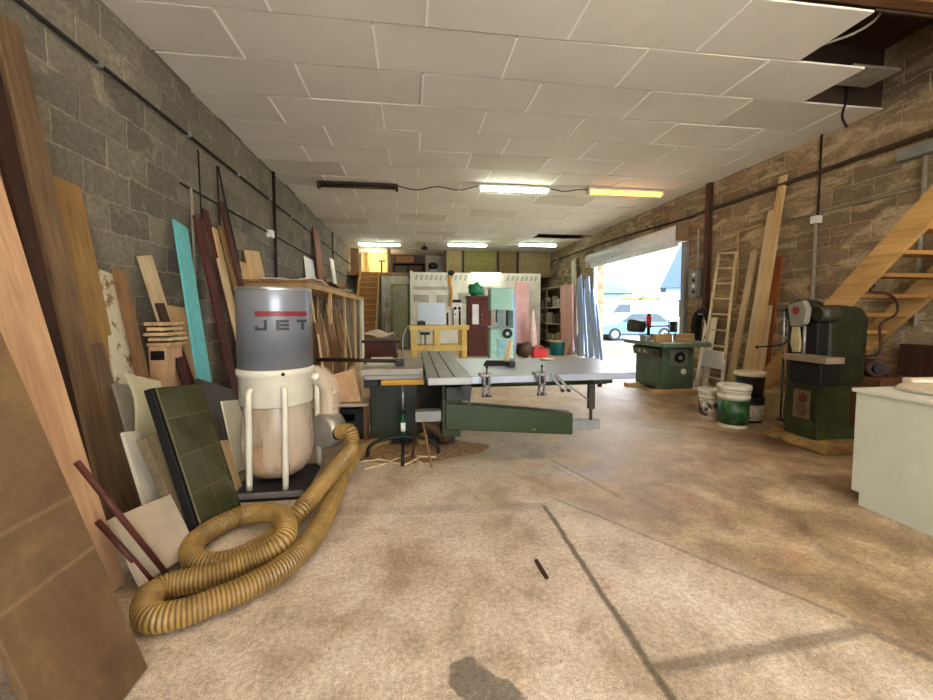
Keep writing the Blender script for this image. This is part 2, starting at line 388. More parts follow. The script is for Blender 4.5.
# posts, conduits and pipes on the walls
def pipe(pts,r,mat,label,cat='pipe',name='conduit',clips=None,group=None):
    b=Vector(pts[0]); mb=MB().tube(pts,r,8)
    return one(mb,name,label,cat,mat,b,group=group)
pipe([(WL+.03,1.2,3.26),(WL+.03,17,3.26)],.016,CABLE,'long black conduit running high along the left block wall','conduit')
for k in range(11):
    one(MB().box(WL,WL+.06,2.3+k*1.25,2.33+k*1.25,3.235,3.285),'pipe_clip','small bright clip holding the high black conduit on the left wall','clip',STEEL,(WL,2.3+k*1.25,3.26),group='clips on the high left conduit')
pipe([(WL+.02,4.66,2.70),(WL+.02,17,2.70)],.011,CABLE,'thin dark cable running below the black conduit on the left wall','cable','wall_cable')
yv=P(275,230,X=WL+.05).y
pipe([(WL+.05,yv,CEIL-.02),(WL+.05,yv,1.2)],.028,CABLE,'dark upright pipe on the left wall just above the dust collector','pipe','drain_pipe')
one(MB().box(WL,WL+.09,yv-.28,yv-.16,2.62,2.74),'junction_box','small white junction box on left wall by the upright pipe','electrical box',WHITE,(WL,yv-.2,2.68))
for i,(px,py,z1,lab) in enumerate(((198,150,2.2,'thin dark cable dropping behind the turquoise board on the left wall'),(217,166,2.0,'left one of two black cables hanging down the left wall near the maroon boards'))):
    a=P(px,py,X=WL+.03); pipe([a,(WL+.03,a.y+.03,z1)],.009,CABLE,lab,'cable','hanging_cable')
a=P(218,166,X=WL+.05); pipe(smooth_path([a,P(226,205,X=WL+.06),P(236,250,X=WL+.07),P(245,292,X=WL+.08)],6),.012,CABLE,'right one of two black cables hanging slack down the left wall near the maroon boards','cable','hanging_cable')
a=P(191,188,X=WL+.04); pipe([a,(WL+.04,a.y+.02,.9)],.013,CONDUIT,'thin pale upright conduit on the left wall beside the turquoise board','conduit')
yv2=P(333,240,X=WL+.06).y
pipe([(WL+.05,yv2,CEIL-.02),(WL+.05,yv2,2.2)],.02,CABLE,'dark upright pipe far along the left wall beyond the reddish board','pipe','drain_pipe')
# right wall
pipe([(WR-.05,2.0,3.30),(WR-.05,D0-.3,3.30)],.03,plain('brown_conduit',(64,44,30),.6),'thick dark brown conduit running high along the right block wall','conduit')
pipe([(WR-.04,D0-.3,3.28),(WR-.04,10,3.38),(WR-.04,12,3.42),(WR-.04,17,3.42)],.018,CABLE,'black cable continuing above the roller door along the right wall','cable','wall_cable')
pipe([(WR-.02,2.0,2.74),(WR-.02,5.5,2.74)],.012,CONDUIT,'pale thin conduit running level below the brown one on the right wall','conduit')
y=P(708,230,X=WR-.05).y; one(MB().box(WR-.09,WR,y-.05,y+.05,1.3,CEIL),'wall_post','dark brown steel post against the right wall beside the doorway','post',plain('post_brown',(70,42,26),.6),(WR-.05,y,1.3),.004)
y=P(821,150,X=WR-.03).y; pipe([(WR-.03,y,CEIL),(WR-.03,y,2.55)],.014,CABLE,'thin dark cable dropping from ceiling on the right wall above the mortiser','cable','wall_cable')
y=P(816,230,X=WR-.04).y; pipe([(WR-.04,y,2.62),(WR-.04,y,.4)],.022,CONDUIT,'pale upright conduit on right wall behind the mortiser','conduit')
one(MB().box(WR-.09,WR,y-.05,y+.05,2.60,2.70),'junction_box','small pale junction box on top of the conduit behind the mortiser','electrical box',WHITE,(WR-.05,y,2.65),.004)
y=P(925,170,X=WR-.04).y; pipe([(WR-.04,y,3.1),(WR-.04,y,1.2)],.020,CONDUIT,'pale upright conduit on right wall passing behind the near stairs','conduit')
one(MB().box(WR-.12,WR,y-.22,y+.22,3.08,3.2),'cable_tray','grey box joint at the top right above the stairs','electrical box',GREY,(WR-.06,y,3.1),.004)
y=P(698,250,X=WR-.04).y; pipe([(WR-.04,y,3.0),(WR-.04,y,2.2)],.020,CONDUIT,'pale upright conduit above the switch box beside the doorway','conduit')
sb=thing('switch_box','grey electrical switch box on the right wall beside the roller doorway','electrical box',(WR-.06,y,1.55))
MB().box(WR-.14,WR-.002,y-.11,y+.11,1.66,2.19).build('enclosure',GREY,sb,bev=.008)
for k in range(4): MB().box(WR-.155,WR-.14,y-.07,y-.01,1.74+k*.11,1.80+k*.11).build('switch_cover',WHITE if k%2 else BLACK,sb)
pipe([(WR-.04,y,1.64),(WR-.04,y,1.3)],.016,CONDUIT,'short grey conduit below the switch box beside the doorway','conduit')
a,b2,c=P(738,268,X=WR-.03),P(738,234,X=WR-.03),P(765,224,X=WR-.03)
pipe([a+Vector((0,0,-.6)),a,b2,b2+Vector((0,-.04,.04)),c],.018,plain('yellow_pipe',(170,138,84),.5),'bent pale yellow pipe on right wall behind the ladder','pipe','bent_pipe')
# ------------------------------------------------------------------ lamps
def tube_light(label, x0,x1,y,mat,housing,z=3.76,group=None,name='ceiling_light'):
    cx=(x0+x1)/2; t=thing(name,label,'light',(cx,y,z),group)
    MB().box(x0,x1,y-.075,y+.075,z-.015,z+.025).build('housing',housing,t,bev=.006)
    if mat:
        MB().tube([(x0+.04,y,z-.045),(x1-.04,y,z-.045)],.042,12).build('diffuser',mat,t)
    else: MB().tube([(x0+.03,y,z-.04),(x1-.03,y,z-.04)],.03,10).build('tube',DARKBROWN,t)
    MB().box(x0-.005,x0+.045,y-.06,y+.06,z-.09,z-.014).build('end_cap',housing,t,bev=.005); MB().box(x1-.045,x1+.005,y-.06,y+.06,z-.09,z-.014).build('end_cap',housing,t,bev=.005)
    return t
E_W=emit('tube_white',(244,255,240),15); E_O=emit('tube_amber',(255,160,56),3.2); E_B=emit('tube_far',(236,255,240),11); E_FILL=emit('fill_tube',(255,240,216),28)
tube_light('unlit dark brown tube light, leftmost on the ceiling above the saw',-1.72,-.25,7.98,None,DARKBROWN)
tube_light('lit white tube light, middle of the three above the saw',1.27,2.66,7.75,E_W,WHITE)
tube_light('amber glowing tube light on the ceiling near the roller door',3.42,5.0,7.68,E_O,WHITE)
tube_light('lit white tube light far back at the left side of the ceiling',-1.84,-.36,14.5,E_B,WHITE)
tube_light('lit white tube light far back at the middle of the ceiling',1.23,2.64,14.2,E_B,WHITE)
tube_light('lit white tube light far back at the right side of the ceiling',3.65,5.06,13.85,E_B,WHITE)
tube_light('lit white tube light fixed at the top of the plasterboard partition',2.13,3.3,14.86,E_B,WHITE,2.83)
for yy in (1.0,-1.2):  # unseen tubes added to brighten the near part of the room
    for k,xx in enumerate((-.9,1.5,3.9)):
        tube_light('added warm fill tube on the ceiling behind the viewer, unseen',xx-.72,xx+.72,yy,E_FILL,WHITE,group='added fill tubes behind the viewer')
for pts,lab in (([(-.25,7.98,3.77),(.1,7.95,3.70),(.5,7.9,3.76),(.9,7.85,3.70),(1.27,7.78,3.77)],'black cable sagging between the unlit light and the middle light'),
                ([(2.66,7.75,3.77),(2.95,7.73,3.72),(3.2,7.7,3.75),(3.42,7.69,3.77)],'short black cable between the middle light and the amber light')):
    pipe(smooth_path(pts,6),.010,CABLE,lab,'cable','lamp_cable')
# things at the ceiling gap
one(MB().box(4.66,5.25,3.86,4.2,3.96,3.99),'loose_ceiling_tile','pale ceiling panel left loose inside the open gap at upper right','ceiling panel',plain('dusty_tile',(140,130,112),.85),(5.0,4.05,3.96),.003)
pipe(smooth_path([(3.95,3.02,4.3),(4.0,3.1,3.95),(3.95,3.25,3.85),(3.8,3.5,3.86)],6),.012,CONDUIT,'loose grey cable drooping at the open edge of the ceiling','cable','loose_cable')
pipe(smooth_path([(5.1,4.36,4.3),(5.12,4.3,3.95),(5.1,4.33,3.7),(5.14,4.3,3.55)],6),.014,CABLE,'short black cable end dangling from the ceiling gap by the right wall','cable','loose_cable')
cam_k=thing('hanging_hook','small dark hook hanging from the far ceiling between tube lights','hook',(.45,14.3,3.6))
MB().cyl((.45,14.3,3.79),(.45,14.3,3.66),.02).build('stem',BLACK,cam_k); MB().ball((.45,14.3,3.6),.12,.12,.07).build('body',BLACK,cam_k)

# ------------------------------------------------------------------ dust collector
DCX,DCY=-1.055,3.32
dc=thing('dust_collector','dust collector with grey metal canister, clear bag and white legs','dust collector',(DCX,DCY,0))
can_m=plain('canister_grey',(128,132,138),.3,.35,.05,4); R0=.268
MB().box(-1.31,-.80,3.0,3.58,.0,.055).build('base_plate',plain('base_black',(38,38,40),.5),dc,bev=.006)
MB().box(-1.32,-.79,2.98,3.01,.03,.065).build('base_rim',plain('base_rim_grey',(120,122,122),.45,.3),dc,bev=.003)
can=MB().lathe([(R0,.93),(R0,1.51),(R0-.006,1.53),(R0-.03,1.543),(0,1.545)],(DCX,DCY,0),48).build('canister',can_m,dc)
MB().lathe([(R0+.004,1.515),(R0+.006,1.53),(R0-.004,1.54)],(DCX,DCY,0),48,False).build('canister_rim',STEEL,can)
MB().lathe([(R0-.012,.655),(R0-.004,.665),(R0-.002,.87),(R0+.012,.885),(R0+.014,.925),(R0-.0,.935)],(DCX,DCY,0),48).build('collector_ring',CREAM,dc)
vd=Vector((-DCX,-DCY,0)).normalized(); vr=Vector((-vd.y,vd.x,0))
def crect(mb,t0,t1,z0,z1,R=R0+.0015,th=.002):
    n=max(2,int(abs(t1-t0)/.05)+1); vs=[]
    for i in range(n+1):
        t=t0+(t1-t0)*i/n; d=vd*math.cos(t)+vr*math.sin(t)
        for rr in (R,R+th):
            for z in (z0,z1): vs.append(Vector((DCX,DCY,z))+d*rr)
    fs=[]
    for i in range(n):
        a=i*4; b=a+4
        fs+=[(a+2,b+2,b+3,a+3),(a+1,a+3,b+3,b+1),(a,b,b+2,a+2)]
    return mb.add(vs,fs)
crect(MB(),-.50,.95,1.326,1.362).build('red_stripe',plain('stripe_red',(124,46,50),.4),can)
lm_=plain('letter_grey',(52,54,58),.5); lw=.075; z0,z1,h=1.225,1.30,.019; lt=MB()
crect(lt,-.20-lw,-.20,z0,z1); crect(lt,-.50,-.20,z0,z0+h); crect(lt,-.50,-.50+lw,z0,z0+.03); lt.build('letter',lm_,can); lt=MB()                  # J
crect(lt,.02,.02+lw,z0,z1); [crect(lt,.02,.34,q,q+h) for q in (z0,z0+.028,z1-h)]; lt.build('letter',lm_,can); lt=MB()                              # E
crect(lt,.56,.95,z1-h,z1); crect(lt,.715,.715+lw+.01,z0,z1); lt.build('letter',lm_,can)                                                   # T

def dc_at(t,r,z): d=vd*math.cos(t)+vr*math.sin(t); return Vector((DCX,DCY,z))+d*r
MB().ball(dc_at(.15,R0+.012,.905),.014).build('lock_knob',BLACK,dc)
MB().ball(dc_at(1.2,R0+.03,.85),.035,.035,.03).build('clamp_knob',CREAM,dc)
bag,nt,b=newmat('clear_bag'); o=coords(nt,(1,1,.16)); n=noise(nt,o,7,2,.5,.2)
nt.links.new(ramp(nt,n,[(.3,lin((204,178,144))),(.7,lin((228,212,188)))]),b.inputs['Base Color'])
b.inputs['Roughness'].default_value=.15; nt.links.new(ramp(nt,n,[(.3,(.30,)*3),(.75,(.52,)*3)]),b.inputs['Alpha']); bump(nt,b,n,.6,.02)
bg=MB().lathe([(.245,.66),(.25,.60),(.262,.5),(.268,.38),(.262,.28),(.24,.19),(.20,.12),(.14,.085),(0,.08)],(DCX,DCY+.0,0),40,False)
for i,q in enumerate(bg.v):
    d=q-Vector((DCX,DCY,q.z)); k=1+.05*mnoise.noise(Vector((d.x*7,d.y*7,q.z*3))); q.x=DCX+d.x*k; q.y=DCY+d.y*k
bg.build('collection_bag',bag,dc)
MB().lathe([(0,.09),(.13,.092),(.19,.13),(.225,.20),(.24,.27),(.2,.29),(.1,.30),(0,.305)],(DCX,DCY,0),32).build('sawdust_fill',plain('sawdust',(176,132,86),.95,0,.2,20),dc)
for k,(t,bx,by) in enumerate(((-.66,-1.19,3.08),(.16,-.93,3.06),(1.75,-.80,3.56),(-2.2,-1.29,3.56))):
    top=dc_at(t,R0+.006,.80); mid=dc_at(t,R0+.035,.70); foot=Vector((bx,by,.05))
    MB().tube(smooth_path([top,dc_at(t,R0+.03,.77),mid,mid.lerp(foot,.5),foot],6),.0215,12).build('leg',CREAM,dc)
# blower, its duct and inlet
bx,by,bz=-.70,3.46,.38
MB().tube([(bx-.05,by-.07,bz),(bx-.02,by-.03,bz),(bx+.03,by+.04,bz),(bx+.06,by+.07,bz)],[.13,.15,.15,.13],24).build('blower_housing',plain('blower_grey',(150,146,134),.35,.5),dc)
MB().tube(smooth_path([Vector((-.84,3.44,.84)),Vector((-.76,3.47,.83)),Vector((-.70,3.49,.74)),Vector((-.69,3.49,.6)),Vector((-.70,3.47,.42))],6),[.082]*25,18).build('transfer_duct',bag,dc)
MB().cyl((bx+.04,by-.06,bz-.01),(bx+.10,by-.10,bz),.062,n=16).build('inlet_collar',BLACK,dc)

# ------------------------------------------------------------------ flexible hose (one long length)
def Z(px,py,z): return P(px,py,Z=z)
hp=[Vector((bx+.09,by-.09,bz)),Vector((bx+.2,by-.17,.40)),Z(351,449,.28),Z(335,469,.20),Z(318,490,.16),Z(302,509,.13),Z(284,528,.065),Z(258,549,.062),Z(222,563,.062),
    Z(196,561,.065),Z(194,544,.065),Z(214,528,.068),Z(244,515,.075),Z(272,513,.12),Z(286,522,.15),Z(282,541,.13),Z(252,560,.085),Z(206,577,.068),Z(166,587,.066),Z(148,600,.066),Z(150,616,.066),
    Z(172,616,.066),Z(208,604,.066),Z(246,588,.066),Z(280,569,.066),Z(306,546,.066),Z(322,521,.066),Z(333,498,.066),Z(343,474,.068),Z(358,453,.068),Z(384,440,.068),Z(412,434,.068),Vector((.10,4.0,.09))]
path=resample(smooth_path(hp,30),.0035)
rad=[.053+.0035*(1+math.sin(2*PI*i/5.0)) for i in range(len(path))]
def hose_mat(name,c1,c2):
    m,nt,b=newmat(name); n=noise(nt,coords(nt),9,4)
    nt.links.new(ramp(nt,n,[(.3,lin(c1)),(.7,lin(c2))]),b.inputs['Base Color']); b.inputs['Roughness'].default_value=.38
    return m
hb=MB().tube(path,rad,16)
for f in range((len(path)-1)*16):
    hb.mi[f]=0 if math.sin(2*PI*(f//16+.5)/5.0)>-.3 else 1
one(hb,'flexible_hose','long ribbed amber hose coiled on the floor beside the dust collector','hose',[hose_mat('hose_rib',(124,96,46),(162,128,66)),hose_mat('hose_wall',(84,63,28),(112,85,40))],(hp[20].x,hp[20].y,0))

# ------------------------------------------------------------------ panel saw
sw=thing('panel_saw','big green sliding table saw with grey tables in the middle of the floor','table saw',(.2,4.0,0))
base=MB().box(-.41,.05,3.98,4.75,.12,.795).box(.05,.46,4.06,4.75,.10,.74).build('cabinet_base',G_MACH,sw,bev=.01)
MB().box(-.38,.43,4.1,4.72,0,.12).build('plinth',plain('plinth_dark',(30,30,22),.7),sw)
MB().box(.0,.40,4.03,4.065,.16,.66).build('recess_panel',plain('recess_dark',(28,28,20),.7),base)
MB().box(.27,.46,3.30,4.2,.62,.74).build('slide_beam',G_MACH,sw,bev=.008)
mt=MB().box(-.46,.095,3.64,4.58,.795,.85).build('main_table',plain('worn_table',(132,126,112),.4,.25,.12,5),sw,bev=.006)
MB().box(-.42,.095,3.60,3.638,.765,.80).build('fence_rail',GREY,sw,bev=.003)
MB().box(-.27,.10,3.56,3.60,.72,.765).build('wooden_rail',wood('rail_yellow',(190,146,52),(150,104,34),'X'),sw,bev=.003)
MB().box(-.43,-.30,3.66,3.80,.68,.795).build('rail_bracket',BLACK,sw,bev=.01)
MB().tube([(-.90,4.02,.905),(-.12,3.95,.885)],.019,10).build('fence_bar',plain('dark_bar',(48,36,28),.45,.4),sw)
MB().box(-.16,-.08,3.86,4.02,.85,.90).build('fence_clamp',BLACK,sw,bev=.006)
sl=MB().box(.115,.46,3.11,5.3,.79,.85).build('sliding_table',ALU,sw,bev=.006)
for x in (.205,.325): MB().box(x-.008,x+.008,3.125,5.28,.8485,.8515).build('slot',BLACK,sl)
ct=plain('bluish_board',(150,156,166),.32,.1,.08,4)
MB().prism([(.46,3.13,.79),(1.885,3.20,.79),(2.04,4.30,.79),(.46,4.45,.79)],(0,0,.058)).build('crosscut_table',ct,sw,bev=.006)
MB().tube([(.46,3.36,.748),(1.70,3.36,.748)],.026,12).build('support_tube',G_MACH,sw)
MB().box(1.56,1.74,3.32,3.40,.735,.785).build('tube_clamp',plain('clamp_dark',(36,38,26),.5),sw,bev=.008)
MB().cyl((1.64,3.36,.74),(1.64,3.36,.70),.02).build('clamp_bolt',BLACK,sw)
arm=MB().prism([(.27,3.34,.372),(1.39,3.34,.283),(1.39,3.34,.472),(.27,3.34,.60)],(0,.13,0)).build('swing_arm',plain('arm_green',(34,46,5),.4,0,.06),sw,bev=.008)
MB().box(1.385,1.66,3.37,3.44,.312,.40).build('telescopic_arm',GREY,arm,bev=.004)
MB().ball((1.04,3.338,.345),.010).build('bolt',GREY,arm)
MB().box(.02,.28,3.39,3.50,.43,.52).build('arm_hinge',GREY,arm,bev=.006)
MB().box(.24,.40,3.36,3.62,.30,.74).build('arm_pivot',G_MACH,sw,bev=.01)
MB().box(1.545,1.60,3.36,3.41,.50,.75).tube([(1.572,3.385,.51),(1.572,3.385,.395)],.014,10).build('support_post',plain('post_dark',(52,48,38),.5,.2),sw,bev=.003)
MB().tube([(1.33,3.385,.735),(1.55,3.385,.575)],.006,8).build('brace_rod',GREY,sw)
for k,(px,nm) in enumerate(((503,0),(615-100,0))): pass
def stop(x,label):
    t=thing('clamp_stop',label,'clamp',(x,3.12,.85)); CS=plain('clamp_steel',(104,100,94),.45,.3,.2,20)
    MB().box(x-.03,x-.012,3.075,3.105,.70,.86).box(x+.012,x+.03,3.075,3.105,.70,.86).box(x-.03,x+.03,3.075,3.105,.765,.79).build('frame',CS,t,bev=.003)
    MB().cyl((x-.036,3.09,.705),(x+.036,3.09,.705),.013).build('roller',BLACK,t)
    MB().cyl((x,3.09,.79),(x,3.09,.93),.006,n=8).ball((x,3.09,.93),.010).build('screw',BLACK,t)
    MB().box(x-.05,x+.05,3.08,3.2,.8515,.872).build('foot',GREY,t,bev=.003)
stop(.575,'left steel clamp stop hanging on front edge of the saw table'); stop(1.02,'right steel clamp stop hanging on front edge of the saw table')
t=thing('lever_clamp','pair of bent steel levers beside the right clamp stop on the saw table edge','lever',(1.16,3.1,.85))
for k in (0,.05): MB().bar((1.10+k,3.12,.86),(1.19+k,3.07,.735),.022,.018).build('lever_arm',GREY,t,bev=.003); MB().cyl((1.185+k,3.055,.733),(1.185+k,3.09,.733),.014).build('lever_knob',BLACK,t)
t=one(MB().prism([(.37,3.09,.785),(.46,3.09,.785),(.44,3.09,.64)],(0,.015,0)),'steel_wedge','pointed black metal wedge hanging under the sliding table front','wedge',BLACK,(.42,3.1,.79))
one(MB().box(.88,.94,3.62,3.74,.849,.90),'push_block','small black block lying on the pale saw table','block',BLACK,(.91,3.7,.849),.004)
one(MB().prism([(.66,3.75,.849),(.90,3.72,.849),(.88,3.78,.89),(.7,3.82,.89)],(.02,.09,0)),'angle_fence','low dark angled fence on the saw table behind the clamp stops','fence',BLACK,(.78,3.78,.849),.004)
one(MB().bar((.93,3.95,.86),(.99,4.0,1.07),.05,.03),'mallet','pale wood and red tool handle standing up on the saw table','tool',W_LIGHT,(.93,3.95,.849),.006)
one(MB().ball((1.42,4.15,.862),.08,.05,.014,jit=.3,seed=3),'rag','small crumpled cream rag at the back edge of the saw table','rag',CLOTH,(1.42,4.15,.85))
# roller stand in front of the saw
rs=thing('roller_stand','green and grey stand on an arched black foot in front of the saw','stand',(-.09,3.74,0))
arc=[Vector((-.09+.325*math.cos(PI*i/16),3.74,.035+.17*math.sin(PI*i/16)**.6)) for i in range(17)]
MB().tube(arc,.018,10).build('arched_foot',BLACK,rs)
arc2=[Vector((-.09,3.74+.28*math.cos(PI*i/16),.035+.155*math.sin(PI*i/16)**.6)) for i in range(17)]
MB().tube(arc2,.016,10).build('arched_foot',BLACK,rs)
MB().cyl((-.09,3.74,.18),(-.09,3.74,.45),.020).build('lower_post',plain('stand_green',(28,74,40),.4),rs)
MB().cyl((-.09,3.74,.44),(-.09,3.74,.70),.012).build('upper_post',STEEL,rs)
MB().cyl((-.09,3.74,.26),(-.09,3.74,.34),.023).build('label_band',WHITE,rs); MB().cyl((-.125,3.72,.44),(-.06,3.72,.44),.014).build('lock_knob',BLACK,rs)
one(MB().bar((-.01,3.62,.012),(.055,3.58,.62),.022,.012),'wooden_batten','thin dark batten propped up against the saw front','batten',W_DARK,(-.01,3.62,0))
one(MB().bar((.16,3.44,.012),(.07,3.58,.48),.014,.014),'wooden_batten','thin brown stick crossing the dark batten in front of the saw','batten',W_BROWN,(.16,3.44,0))
stk=MB(); random.seed(11)
for k,(x,y,a,L) in enumerate(((-.33,3.56,.5,.2),(-.22,3.62,2.5,.25),(-.02,3.55,.9,.26),(.05,3.62,2.2,.2),(.02,3.45,1.35,.22),(.12,3.66,2.9,.18),(-.4,3.7,.2,.18),(-.12,3.7,.7,.24))):
    d=Vector((math.cos(a),math.sin(a),0))*L/2; c=Vector((x,y,.008+.013*(k%3)))
    one(MB().bar(c-d,c+d+Vector((0,0,.004)),.013,.012),'wood_offcut','thin pinkish wood stick on the floor under the arched stand','offcut',W_LIGHT,c-Vector((0,0,.008)),group='thin sticks under the stand')
sd=MB(); ny=26
def pile(cx,cy,rx,ry,h,seed):
    N,Mr=40,9; vs=[(cx,cy,h)]
    for i in range(1,Mr+1):
        for j in range(N):
            a=2*PI*j/N; q=i/Mr; w=1+.25*mnoise.noise(Vector((math.cos(a)*1.5+seed,math.sin(a)*1.5,seed)))
            x=cx+rx*q*w*math.cos(a); y=cy+ry*q*w*math.sin(a)
            z=h*(1-q)**1.2*(1+.3*mnoise.noise(Vector((x*9,y*9,seed))))+.002
            vs.append((x,y,max(.001,z)))
    fs=[(0,1+j,1+(j+1)%N) for j in range(N)]+[(1+(i-1)*N+j,1+i*N+j,1+i*N+(j+1)%N,1+(i-1)*N+(j+1)%N) for i in range(1,Mr) for j in range(N)]
    return MB().add(vs,fs,True)
sdm=plain('sawdust_heap',(160,126,84),.95,0,.22,24,.6,120)
one(pile(.0,3.97,.70,.34,.05,2),'sawdust_heap','brown sawdust heaped on the floor round the foot of the saw','sawdust',sdm,(0,3.95,0),kind='stuff')
ex=thing('extraction_duct','round dark extraction duct curling out under the saw','duct',(.2,3.95,0))
MB().tube(smooth_path([(.10,4.04,.30),(.12,3.88,.30),(.22,3.84,.25),(.30,3.9,.16),(.30,4.02,.10)],6),.06,14).build('elbow',plain('duct_brown',(82,62,42),.6),ex)
# platform with crate, plywood beside the dust collector
pl=thing('low_bench','low pale wooden bench between the dust collector and saw','bench',(-.75,4.75,0))
MB().box(-1.24,-.46,4.30,5.0,.37,.405).build('top',wood('bench_top',(204,180,150),(168,140,108),'X'),pl,bev=.003)
for x,y in ((-1.19,4.35),(-.49,4.35),(-1.19,4.95),(-.49,4.95)): MB().box(x-.025,x+.025,y-.025,y+.025,0,.37).build('leg',W_BROWN,pl)
cr=thing('plastic_crate','black plastic crate on the floor under the low bench','crate',(-.72,4.6,0))
MB().box(-.92,-.53,4.38,4.88,0,.02).build('base',BLACK,cr)
MB().box(-.92,-.53,4.38,4.395,.02,.20).box(-.92,-.84,4.38,4.395,.20,.28).box(-.61,-.53,4.38,4.395,.20,.28).box(-.92,-.53,4.38,4.395,.28,.33).build('front_panel',BLACK,cr)
for a in ((-.92,-.905,4.395,4.88),(-.545,-.53,4.395,4.88),(-.905,-.545,4.865,4.88)): MB().box(a[0],a[1],a[2],a[3],.02,.33).build('side_panel',BLACK,cr)

# ------------------------------------------------------------------ left side: sheets and boards leaning on the wall
OSB,nt,b=newmat('stained_panel'); o=coords(nt)
n=noise(nt,o,2.2,6,.6,.6); f=noise(nt,coords(nt,(1,1,1)),30,5,.7); bigv=noise(nt,o,.9,3)
col=ramp(nt,n,[(.32,lin((76,54,30))),(.55,lin((106,79,48))),(.72,lin((126,98,62)))])
for zz in (.52,.60):
    sxx=nd(nt,'ShaderNodeSeparateXYZ'); nt.links.new(o,sxx.inputs[0])
    q=mth(nt,'ABSOLUTE',mth(nt,'SUBTRACT',mth(nt,'ADD',sxx.outputs[2],mth(nt,'MULTIPLY',n,.02)),zz if zz<.6 else .72))
    col=mixc(nt,mth(nt,'MULTIPLY',mth(nt,'SUBTRACT',.012,q),40,True),col,lin((140,112,78)))
col=mixc(nt,.4,col,ramp(nt,f,[(.3,(.3,.3,.3)),(.7,(.7,.7,.7))]),'OVERLAY')
nt.links.new(col,b.inputs['Base Color']); b.inputs['Roughness'].default_value=.75; bump(nt,b,f,.25,.004)
s=.324; foot=Vector((-1.0,0,0)); u=Vector((-s,0,1)).normalized(); nn=Vector((-1,0,-s)).normalized()
L=4.0*.0+3.6; y0,y1=1.235,1.605
M=Matrix(((0,nn.x,u.x,-1.0),(1,nn.y,u.y,y0),(0,nn.z,u.z,.013),(0,0,0,1)))
o=MB().box(0,y1-y0,0,.024,0,L).build('chipboard_sheet',OSB,None,None,.003); o.matrix_world=M
tag(o,'large brown stained panel leaning nearest the viewer at lower left','panel')
o=MB().bar((-1.17,1.14,.02),(-2.1,1.0,2.4),.10,.03).build('brown_board',W_DARK,None,(-1.17,1.14,0)); tag(o,'dark bar standing in for the shadow under the large brown panel, bottom left','board')  # added dark bar stands for the shade under the leaning panel
lean('pine_board','clean pale pine board beside the large brown panel at far left','board',wood('pinkish_pine',(198,160,124),(162,124,92)),(-99,0),(-53,0),(24,400),-1.42,-2.20,.035)
lean('dark_board','very dark reddish brown board between pale board and big old plank','board',W_DARK,(-32,0),(-16,0),(60,400),-1.66,-2.28,.03)
lean('old_plank','tall thick weathered brown plank near the left edge, reaching the top','plank',W_OLD,(-8,6),(17,12),(80,400),-1.86,-2.32,.045)
lean('yellowed_plank','yellow brown plank with cut top just right of the tall old plank','plank',W_YEL,(53,175),(80,184),(89,343),-1.98,-2.355,.03)
lean('grey_brown_board','grey brown board whose top butts under the cut end of the yellow brown plank','board',W_OLD,(88,344),(104,344),(103,400),-1.88,-2.10,.03)
lean('painted_sheet','panel with peeling white paint and rust brown spots on the left','panel',speckle('peeling_paint',(128,96,60),(196,186,158),9,.40,.47),(97,268),(118,271),(113,368),-1.88,-2.30,.03)
lean('brown_board','grey brown board right of the peeling white panel','board',W_BROWN,(115,268),(125,269),(134,350),-1.82,-2.26,.03)
lean('short_board','light topped short board leaning over the stack of laths','board',W_LIGHT,(139,256),(153,258),(156,310),-2.08,-2.35,.022)
lean('maroon_batten','dark red batten running down beside the stack of laths','batten',W_DARK,(157,303),(165,305),(181,375),-1.90,-2.26,.022)
lean('maroon_batten','second dark red batten just left of the beige panel','batten',W_MAROON,(171,333),(178,334),(186,376),-1.86,-2.20,.022)
lean('beige_board','plain beige board left of the turquoise board','board',plain('beige_board',(206,164,112),.65,0,.06),(167,305),(185,306),(187,380),-1.96,-2.32,.02)
lean('turquoise_board','turquoise painted board leaning on the left wall','board',TURQ,(174,219),(187,224),(198,375),-1.86,-2.345,.022)
lean('maroon_board','wide maroon board right of the turquoise board','board',W_MAROON,(194,215),(202,216),(219,330),-1.82,-2.33,.02)
lean('maroon_board','thin dark maroon board with the tallest top among the maroon boards','board',W_MAROON,(203,208),(208,210),(233,330),-1.82,-2.35,.02)
lean('maroon_board','maroon strip farthest right, beside the hanging black cable','board',W_MAROON,(219,200),(224,202),(240,287),-1.86,-2.36,.015)
lean('yellow_strip','short yellow pine board between the maroon boards','board',W_YEL,(219,225),(229,224),(234,288),-1.88,-2.33,.02)
lean('pale_strip','narrow pale edged strip left of the short yellow board','strip',W_PINE,(213,227),(217,227),(221,262),-1.80,-2.28,.02)
lean('pale_strip','narrow white strip standing in front of the maroon boards','strip',W_LIGHT,(218,258),(222,259),(234,325),-1.60,-2.06,.02)
lean('pine_block','left and shorter of two yellow pine pieces behind the dust collector','board',W_PINE,(240,261),(250,260),(244,287),-2.06,-2.33,.05)
lean('pine_block','taller right one of two yellow pine pieces behind the dust collector','board',W_PINE,(248,250),(259,249),(256,287),-1.98,-2.30,.06)
